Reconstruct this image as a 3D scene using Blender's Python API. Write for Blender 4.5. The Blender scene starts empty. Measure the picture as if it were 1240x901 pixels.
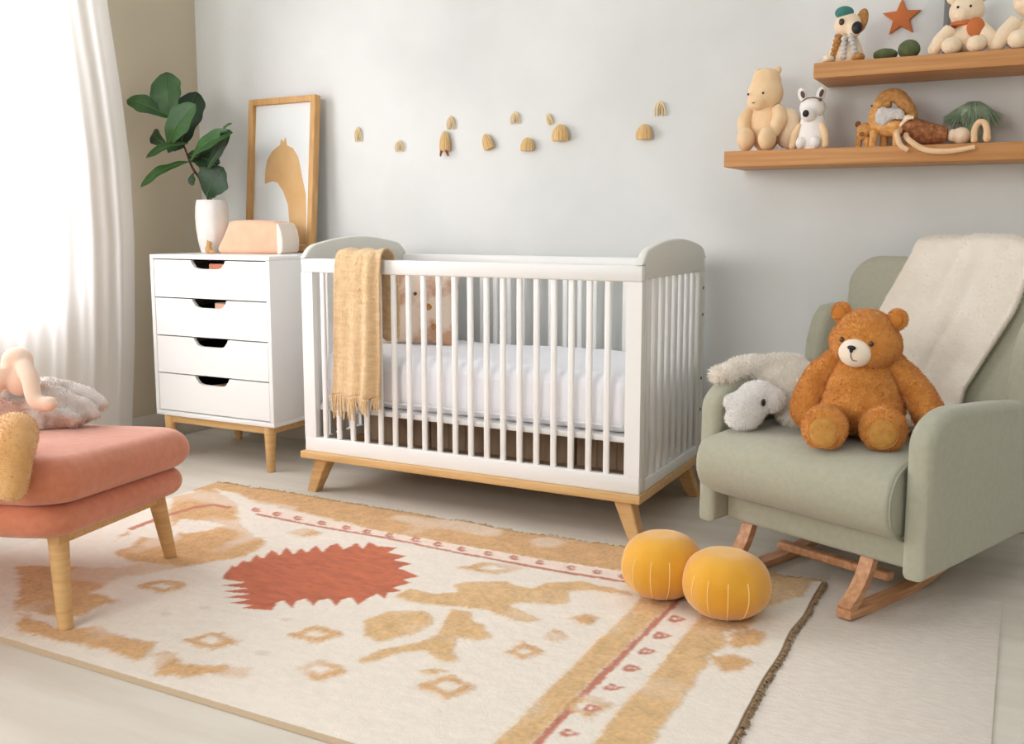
import bpy, bmesh, math, random
import numpy as np
from mathutils import Vector, Matrix, Euler
random.seed(7); rng = np.random.default_rng(7)
SC = bpy.context.scene
COL = SC.collection
PI = math.pi

# ---------------------------------------------------------------- camera numbers
FPX, CX, CY, CAMH = 1186.0, 620.0, 420.0, 1.04
PITCH = math.atan(150.0/1186.0); YAW = math.radians(27.7)
F_ = Vector((-math.sin(YAW)*math.cos(PITCH), math.cos(YAW)*math.cos(PITCH), -math.sin(PITCH)))
R_ = Vector((math.cos(YAW), math.sin(YAW), 0)); U_ = R_.cross(F_)
def at(u, v, Y):
    """room point on the plane y=Y seen at photo position (u, v)"""
    d = R_*(u-CX) + U_*(CY-v) + F_*FPX
    t = Y/d.y
    return Vector((0, 0, CAMH)) + d*t

# ---------------------------------------------------------------- colours / materials
def lin(c):
    return tuple(((x/255)/12.92 if x/255 <= .04045 else ((x/255+.055)/1.055)**2.4) for x in c) + (1.0,)
MATS = {}
def mat(name, rgb, rough=.6, rgb2=None, scale=8.0, stretch=(1,1,1), bump=0.0, bscale=60.0, sheen=0.0,
        detail=4.0, lo=.35, hi=.65, spec=.4, coat=0.0, bdist=.002, bstretch=None, transl=0.0):
    if name in MATS: return MATS[name]
    m = bpy.data.materials.new(name); m.use_nodes = True
    nt = m.node_tree; N = nt.nodes; L = nt.links
    b = N['Principled BSDF']
    b.inputs['Roughness'].default_value = rough
    b.inputs['Base Color'].default_value = lin(rgb)
    b.inputs['Specular IOR Level'].default_value = spec
    if sheen: b.inputs['Sheen Weight'].default_value = sheen; b.inputs['Sheen Roughness'].default_value = .5
    if coat: b.inputs['Coat Weight'].default_value = coat
    tc = N.new('ShaderNodeTexCoord')
    if rgb2:
        mp = N.new('ShaderNodeMapping'); mp.inputs['Scale'].default_value = stretch
        L.new(tc.outputs['Object'], mp.inputs['Vector'])
        nz = N.new('ShaderNodeTexNoise'); nz.inputs['Scale'].default_value = scale; nz.inputs['Detail'].default_value = detail
        L.new(mp.outputs[0], nz.inputs['Vector'])
        cr = N.new('ShaderNodeValToRGB')
        cr.color_ramp.elements[0].position = lo; cr.color_ramp.elements[0].color = lin(rgb)
        cr.color_ramp.elements[1].position = hi; cr.color_ramp.elements[1].color = lin(rgb2)
        L.new(nz.outputs['Fac'], cr.inputs[0]); L.new(cr.outputs[0], b.inputs['Base Color'])
    if bump:
        mp2 = N.new('ShaderNodeMapping'); mp2.inputs['Scale'].default_value = bstretch or (1,1,1)
        L.new(tc.outputs['Object'], mp2.inputs['Vector'])
        n2 = N.new('ShaderNodeTexNoise'); n2.inputs['Scale'].default_value = bscale; n2.inputs['Detail'].default_value = 3
        L.new(mp2.outputs[0], n2.inputs['Vector'])
        bp = N.new('ShaderNodeBump'); bp.inputs['Strength'].default_value = bump; bp.inputs['Distance'].default_value = bdist
        L.new(n2.outputs['Fac'], bp.inputs['Height']); L.new(bp.outputs[0], b.inputs['Normal'])
    if transl:
        tr_ = N.new('ShaderNodeBsdfTranslucent'); mxx = N.new('ShaderNodeMixShader'); mxx.inputs[0].default_value = transl
        tr_.inputs[0].default_value = lin(rgb)
        L.new(b.outputs[0], mxx.inputs[1]); L.new(tr_.outputs[0], mxx.inputs[2]); L.new(mxx.outputs[0], N['Material Output'].inputs[0])
    MATS[name] = m
    return m

M = {}
M['wall']   = mat('wall_plaster', (212,214,210), .9, (225,226,223), 1.6, bump=.25, bscale=5, bdist=.01, lo=.3, hi=.6, spec=.2)
M['beige']  = mat('beige_paint', (202,190,166), .9, (206,195,172), 2.0, spec=.2)
M['floor']  = mat('floor_boards', (208,199,184), .55, (218,210,196), 2.2, (1,6,1), bump=.1, bscale=30, bstretch=(1,9,1), spec=.35)
M['trimw']  = mat('trim_paint', (214,208,196), .6)
M['white']  = mat('white_lacquer', (240,239,236), .38, spec=.45)
M['greige'] = mat('greige_lacquer', (226,225,216), .45)
M['wood']   = mat('beech_wood', (221,180,124), .5, (205,160,104), 7, (1,1,9), bump=.06, bscale=60)
M['woodx']  = mat('beech_wood_long', (221,180,124), .5, (207,164,108), 7, (.6,9,9), bump=.06, bscale=60)
M['shelf']  = mat('oak_shelf', (203,148,92), .5, (186,128,72), 5, (.5,9,14), bump=.08, bscale=40)
M['frame']  = mat('oak_frame', (214,168,108), .5, (198,150,92), 9, (6,6,1), bump=.05)
M['walnut'] = mat('rocker_wood', (212,160,118), .45, (186,132,92), 8, (9,1,9))
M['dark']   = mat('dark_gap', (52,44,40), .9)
M['brown']  = mat('brown_box', (186,160,134), .8, (170,144,118), 6, (6,1,1))  # shade below the crib mattress put into a brown, for the added boxes
M['sheet']  = mat('white_sheet', (243,243,247), .85, bump=.5, bscale=14, bdist=.006, sheen=.2)
M['coral']  = mat('coral_fabric', (208,128,94), .8, (200,118,84), 40, sheen=.35, bump=.1, bscale=300)
M['sage']   = mat('sage_fabric', (171,169,148), .85, (165,163,142), 60, sheen=.3, bump=.15, bscale=350)
M['piping'] = mat('sage_piping', (150,152,134), .8)
M['cream']  = mat('cream_wool', (252,244,230), .95, (246,236,220), 12, transl=.2, sheen=.3, bump=.6, bscale=90, bdist=.004)
M['fluff']  = mat('sheepskin', (255,252,246), .95, (248,238,224), 9, sheen=.3, transl=.35)
M['fluffw'] = mat('white_fluff', (253,251,248), .95, sheen=.3, transl=.35)
M['teddy']  = mat('teddy_plush', (230,160,76), .95, (216,142,58), 26, sheen=.35, bump=1, bscale=90, bdist=.008, transl=.12)
M['pad']    = mat('teddy_pad', (204,152,78), .9, (194,140,66), 60, bump=.3, bscale=300)
M['muzzle'] = mat('muzzle_plush', (238,222,200), .9, sheen=.3, bump=.2, bscale=200)
M['black']  = mat('black_stitch', (28,22,22), .4)
M['eye']    = mat('brown_eye', (62,30,18), .15, spec=.8)
M['must']   = mat('mustard_velvet', (228,166,44), .85, (220,152,34), 8, sheen=.5, bump=.15, bscale=200)
M['thread'] = mat('pale_thread', (250,214,140), .8)
M['pot']    = mat('white_ceramic', (236,233,228), .35, (228,224,216), 14, bump=.15, bscale=20)
M['soil']   = mat('soil', (58,44,34), .95)
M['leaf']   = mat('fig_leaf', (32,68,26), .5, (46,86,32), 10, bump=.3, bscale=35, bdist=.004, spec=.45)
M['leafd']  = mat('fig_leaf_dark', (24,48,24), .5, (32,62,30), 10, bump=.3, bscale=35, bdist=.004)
M['rib']    = mat('leaf_rib', (92,128,62), .5)
M['inear']  = mat('inner_ear_plush', (188,118,48), .95)
M['stem']   = mat('stem_bark', (74,52,38), .8)
M['paper']  = mat('white_paper', (232,236,234), .8)
M['ochre']  = mat('ochre_print', (222,184,132), .85, (214,172,116), 10)
M['peach']  = mat('peach_fabric', (238,190,158), .9, (234,180,148), 18, sheen=.3, bump=.15, bscale=200)
M['offw']   = mat('off_white_fabric', (240,226,212), .9)
M['knit']   = mat('tan_knit', (230,200,156), .95, (218,184,138), 26, (1,1,3), sheen=.3, bump=1.0, bscale=150, bdist=.005, bstretch=(1,1,.5))
M['gold']   = mat('woven_straw', (222,186,128), .8, (200,156,96), 60, (1,1,.3))
M['goldp']  = mat('pale_straw', (228,206,160), .8)
M['rustd']  = mat('dark_rust', (140,76,40), .8)
M['bearb']  = mat('beige_plush', (238,206,164), .95, (232,196,150), 20, sheen=.35, bump=.3, bscale=180)
M['plushw'] = mat('white_plush', (240,234,228), .95, sheen=.35, bump=.3, bscale=180)
M['plushc'] = mat('cream_plush', (240,216,184), .95, sheen=.35, bump=.5, bscale=120, bdist=.004)
M['greyin'] = mat('grey_brown_felt', (96,80,72), .9)
M['strap']  = mat('brown_strap', (112,74,52), .7)
M['orange'] = mat('orange_crochet', (230,178,112), .95, (212,148,80), 70, bump=.9, bscale=220, bdist=.004)
M['brownk'] = mat('brown_crochet', (184,124,80), .95, (140,84,54), 70, bump=.9, bscale=200, bdist=.004)
M['tank']   = mat('tan_crochet', (198,146,88), .95, (174,118,64), 80, bump=.9, bscale=220, bdist=.004)
M['greyk']  = mat('grey_knit', (206,200,194), .95, bump=.8, bscale=160, bdist=.004)
M['rope']   = mat('peach_rope', (234,196,154), .9, bump=.5, bscale=160, bdist=.003)
M['green']  = mat('green_yarn', (186,204,176), .95, (160,182,152), 40, transl=.3)
M['moss']   = mat('moss_felt', (100,110,74), .95, (84,96,60), 40, bump=.6, bscale=200, bdist=.003)
M['teal']   = mat('teal_felt', (70,130,122), .95, bump=.5, bscale=200, bdist=.003)
M['mat']    = mat('flatweave', (228,217,204), .95, (218,207,194), 30, (1,3,1), bump=.6, bscale=240, bdist=.003)
M['plaid']  = mat('checked_cloth', (222,212,204), .95, (196,160,144), 7, bump=.5, bscale=70, bdist=.004, lo=.5, hi=.62)
M['pillow'] = mat('printed_pillow', (236,216,196), .9, (206,160,130), 11, bump=.1, lo=.46, hi=.6)
M['rust']   = mat('rust_felt', (196,112,62), .9, bump=.3, bscale=200)
M['metal']  = mat('screw_metal', (120,118,116), .35)
M['dollp']  = mat('peach_plush', (242,212,188), .95, sheen=.35, bump=.2, bscale=160)
M['fringe'] = mat('rug_fringe', (150,124,94), .95)
M['tuft']   = mat('rug_tuft', (208,178,132), .95)
M['tancush']= mat('tan_plush', (224,176,116), .95, (214,160,98), 12, sheen=.4, bump=.2, bscale=200, bdist=.002)

# ---------------------------------------------------------------- mesh helpers
def link(name, me, m, parent=None):
    me.name = name
    o = bpy.data.objects.new(name, me); COL.objects.link(o)
    for mm in (m if isinstance(m, (list, tuple)) else [m]): me.materials.append(mm)
    if parent: o.parent = parent
    return o
def obj(name, bm, m, parent=None, smooth=True, loc=None, rot=None):
    bmesh.ops.recalc_face_normals(bm, faces=bm.faces)
    me = bpy.data.meshes.new(name); bm.to_mesh(me); bm.free()
    if smooth:
        for p in me.polygons: p.use_smooth = True
        try: me.set_sharp_from_angle(angle=math.radians(50))
        except Exception: pass
    o = link(name, me, m, parent)
    if loc is not None: o.location = loc
    if rot is not None: o.rotation_euler = rot
    return o
def thing(name, label, cat, loc=(0,0,0), rotz=0, group=None):
    o = bpy.data.objects.new(name, None); COL.objects.link(o)
    o.empty_display_size = .05
    o.location = loc; o.rotation_euler = (0,0,rotz); o['label'] = label; o['category'] = cat
    if group: o['group'] = group
    return o
def tag(o, label, cat, group=None, kind=None):
    o['label'] = label; o['category'] = cat
    if group: o['group'] = group
    if kind: o['kind'] = kind
    return o
def struct(o): o['kind'] = 'structure'; return o

def box(bm, x0,x1,y0,y1,z0,z1, r=0.0, seg=2, mtx=None):
    b = bmesh.new(); bmesh.ops.create_cube(b, size=1)
    for v in b.verts:
        v.co = Vector((x0+(v.co.x+.5)*(x1-x0), y0+(v.co.y+.5)*(y1-y0), z0+(v.co.z+.5)*(z1-z0)))
    if r: bmesh.ops.bevel(b, geom=list(b.edges), offset=r, segments=seg, affect='EDGES', profile=.5, clamp_overlap=True)
    if mtx: bmesh.ops.transform(b, matrix=mtx, verts=b.verts)
    merge(bm, b); return bm
def merge(dst, src):
    me = bpy.data.meshes.new('t'); src.to_mesh(me); dst.from_mesh(me); bpy.data.meshes.remove(me); src.free()
def NB(): return bmesh.new()
def prism(bm, pts, a0, a1, axis='x', r=0.0, seg=3):
    """outline pts in the plane perpendicular to axis, extruded a0..a1; r rounds the outline edges"""
    def P(p, a):
        return (a,p[0],p[1]) if axis=='x' else ((p[0],a,p[1]) if axis=='y' else (p[0],p[1],a))
    b = bmesh.new()
    v0 = [b.verts.new(P(p,a0)) for p in pts]; v1 = [b.verts.new(P(p,a1)) for p in pts]
    f0 = b.faces.new(v0); f1 = b.faces.new(v1[::-1]); n = len(pts)
    for i in range(n): b.faces.new((v0[(i+1)%n], v0[i], v1[i], v1[(i+1)%n]))
    bmesh.ops.recalc_face_normals(b, faces=b.faces)
    if r:
        ed = list(f0.edges)+list(f1.edges)
        bmesh.ops.bevel(b, geom=ed, offset=r, segments=seg, affect='EDGES', profile=.5, clamp_overlap=True)
    merge(bm, b); return bm
def ell(bm, c, r, rot=None, seg=24, rings=14):
    b = bmesh.new(); bmesh.ops.create_uvsphere(b, u_segments=seg, v_segments=rings, radius=1)
    m = Matrix.Translation(Vector(c)) @ (Euler(rot).to_matrix().to_4x4() if rot else Matrix.Identity(4)) @ Matrix.Diagonal((r[0],r[1],r[2],1))
    bmesh.ops.transform(b, matrix=m, verts=b.verts); merge(bm, b); return bm
def smoothpath(pts, n=8):
    P = [Vector(p) for p in pts]
    if len(P) < 3: return P
    out = []
    for i in range(len(P)-1):
        p0 = P[max(i-1,0)]; p1 = P[i]; p2 = P[i+1]; p3 = P[min(i+2,len(P)-1)]
        for k in range(n):
            t = k/n
            out.append(.5*((2*p1)+(p2-p0)*t+(2*p0-5*p1+4*p2-p3)*t*t+(3*p1-p0-3*p2+p3)*t**3))
    out.append(P[-1]); return out
def tube(bm, pts, rad, seg=10, n=8, flat=1.0, up=None, caps=True, smooth=True):
    P = smoothpath(pts, n) if smooth else [Vector(p) for p in pts]
    m = len(P)
    if isinstance(rad, (int,float)): R = [rad]*m
    else:
        R = [float(np.interp(i/(m-1), np.linspace(0,1,len(rad)), rad)) for i in range(m)]
    rings = []; last = None
    for i,p in enumerate(P):
        d = (P[min(i+1,m-1)]-P[max(i-1,0)]).normalized()
        u = Vector(up) if up else (last if last is not None else (Vector((0,0,1)) if abs(d.z)<.9 else Vector((1,0,0))))
        a = (u - d*u.dot(d)).normalized(); bb = d.cross(a); last = a
        rings.append([bm.verts.new(p + a*R[i]*flat*math.cos(2*PI*k/seg) + bb*R[i]*math.sin(2*PI*k/seg)) for k in range(seg)])
    for i in range(m-1):
        for k in range(seg):
            bm.faces.new((rings[i][k], rings[i][(k+1)%seg], rings[i+1][(k+1)%seg], rings[i+1][k]))
    if caps:
        bm.faces.new(rings[0][::-1]); bm.faces.new(rings[-1])
    return bm
def lathe(bm, prof, seg=40, c=(0,0,0), sx=1, sy=1, mod=None):
    rings = []
    for r,z in prof:
        rg = []
        for k in range(seg):
            a = 2*PI*k/seg; q = r*(mod(a,z) if mod else 1)
            rg.append(bm.verts.new((c[0]+q*sx*math.cos(a), c[1]+q*sy*math.sin(a), c[2]+z)))
        rings.append(rg)
    for i in range(len(rings)-1):
        for k in range(seg):
            bm.faces.new((rings[i][k], rings[i][(k+1)%seg], rings[i+1][(k+1)%seg], rings[i+1][k]))
    bm.faces.new(rings[0][::-1]); bm.faces.new(rings[-1]); return bm
def taper_leg(bm, top, bot, w0, w1, round_=False):
    """a leg tapering from half width w0 at top to w1 at bottom"""
    t = Vector(top); b = Vector(bot); seg = 16 if round_ else 4
    r0 = [];r1 = []
    for k in range(seg):
        a = 2*PI*k/seg + (0 if round_ else PI/4); s = 1 if round_ else 1.414
        d = Vector((math.cos(a), math.sin(a), 0))*s
        r0.append(bm.verts.new(t+d*w0)); r1.append(bm.verts.new(b+d*w1))
    for k in range(seg): bm.faces.new((r0[k], r0[(k+1)%seg], r1[(k+1)%seg], r1[k]))
    f0 = bm.faces.new(r0); f1 = bm.faces.new(r1[::-1])
    if not round_:
        bmesh.ops.recalc_face_normals(bm, faces=bm.faces)
        bmesh.ops.bevel(bm, geom=list(bm.edges), offset=.003, segments=2, affect='EDGES')
    return bm
def fused(name, bm, m, parent=None, voxel=.006, smooth=4, loc=None, rot=None):
    """ellipsoids in bm melted into one continuous surface"""
    me = bpy.data.meshes.new('tmp'); bm.to_mesh(me); bm.free()
    o = bpy.data.objects.new('tmp', me); COL.objects.link(o)
    r = o.modifiers.new('r','REMESH'); r.mode='VOXEL'; r.voxel_size=voxel
    s = o.modifiers.new('s','SMOOTH'); s.factor=.6; s.iterations=smooth
    dg = bpy.context.evaluated_depsgraph_get(); dg.update()
    me2 = bpy.data.meshes.new_from_object(o.evaluated_get(dg))
    bpy.data.objects.remove(o); bpy.data.meshes.remove(me)
    me2.materials.clear()
    for p in me2.polygons: p.use_smooth = True
    q = link(name, me2, m, parent)
    if loc is not None: q.location = loc
    if rot is not None: q.rotation_euler = rot
    return q
def rough(o, amp, sc):
    from mathutils import noise as mn_
    me = o.data
    for v in me.vertices:
        v.co += v.normal*(amp*mn_.noise(v.co*sc)+amp*.6*mn_.noise(v.co*sc*2.3))
    me.update(); return o
def grid_mesh(name, V, nu, nv, m, parent=None, thick=0.0, closed=False):
    """V array (nu,nv,3) -> mesh, optional thickness"""
    V = np.asarray(V, dtype=float)
    i,j = np.meshgrid(np.arange(nu-1), np.arange(nv-1), indexing='ij')
    a = (i*nv+j).ravel(); Fq = np.stack([a, a+nv, a+nv+1, a+1], 1)
    me = bpy.data.meshes.new(name)
    me.from_pydata(V.reshape(-1,3).tolist(), [], Fq.tolist())
    if thick < 0:                                     # second layer below, closed round the rim
        n0 = nu*nv; V2 = V.copy(); V2[:,:,2] += thick
        rim = [i*nv for i in range(nu)] + [(nu-1)*nv+j for j in range(1,nv)] + [i*nv+nv-1 for i in range(nu-2,-1,-1)] + [j for j in range(nv-2,0,-1)]
        fs = Fq.tolist() + (Fq[:,::-1]+n0).tolist() + [[rim[k], rim[(k+1)%len(rim)], rim[(k+1)%len(rim)]+n0, rim[k]+n0] for k in range(len(rim))]
        me.clear_geometry(); me.from_pydata(V.reshape(-1,3).tolist()+V2.reshape(-1,3).tolist(), [], fs)
        bm = bmesh.new(); bm.from_mesh(me); bmesh.ops.recalc_face_normals(bm, faces=bm.faces); bm.to_mesh(me); bm.free()
    elif thick:
        bm = bmesh.new(); bm.from_mesh(me)
        bmesh.ops.recalc_face_normals(bm, faces=bm.faces)
        bmesh.ops.solidify(bm, geom=list(bm.faces), thickness=thick)
        bm.to_mesh(me); bm.free()
    for p in me.polygons: p.use_smooth = True
    return link(name, me, m, parent)
def fur(o, n, length, width=.0012, droop=.4, spread=.5, jitter=.4, comb=(0,0,0), mask=None):
    """grow short strands (real thin geometry) out of an object's own surface, in the same mesh"""
    me = o.data; me.calc_loop_triangles()
    nt = len(me.loop_triangles); T = np.empty(nt*3, dtype=np.int32); me.loop_triangles.foreach_get('vertices', T); T = T.reshape(-1,3)
    nv = len(me.vertices); co = np.empty(nv*3); me.vertices.foreach_get('co', co); co = co.reshape(-1,3)
    A,B,Cc = co[T[:,0]], co[T[:,1]], co[T[:,2]]
    nr = np.cross(B-A, Cc-A); ar = np.linalg.norm(nr,axis=1)+1e-12; nr = nr/ar[:,None]
    w = ar.copy()
    if mask is not None: w = w*mask((A+B+Cc)/3, nr)
    idx = rng.choice(nt, size=n, p=w/w.sum())
    u = rng.random(n); v = rng.random(n); fl = u+v>1; u[fl]=1-u[fl]; v[fl]=1-v[fl]
    P = A[idx]+(B-A)[idx]*u[:,None]+(Cc-A)[idx]*v[:,None]; N = nr[idx]
    D = N + rng.normal(0,spread,(n,3)) + np.array(comb); D/= np.linalg.norm(D,axis=1)[:,None]+1e-9
    Ls = length*(1-jitter*rng.random(n))[:,None]
    side = np.cross(D, rng.normal(0,1,(n,3))); side/= np.linalg.norm(side,axis=1)[:,None]+1e-9
    P0 = P - N*.001
    mid = P + D*Ls*.55; tip = mid + (D*.6 + np.array([0,0,-droop]))*Ls*.45
    W = width
    V = np.stack([P0-side*W, P0+side*W, mid+side*W*.8, mid-side*W*.8, tip],1).reshape(-1,3)
    base = nv + np.arange(n)*5
    bm = bmesh.new(); bm.from_mesh(me)
    me2 = bpy.data.meshes.new('f')
    q = (np.arange(n)*5)[:,None]
    faces = (q+np.array([[0,1,2,3]])).tolist() + (q+np.array([[3,2,4]])).tolist()
    me2.from_pydata(V.tolist(), [], faces)
    for p in me2.polygons: p.use_smooth = True
    bm.from_mesh(me2); bm.to_mesh(me); bm.free(); bpy.data.meshes.remove(me2)
    return o
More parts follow.
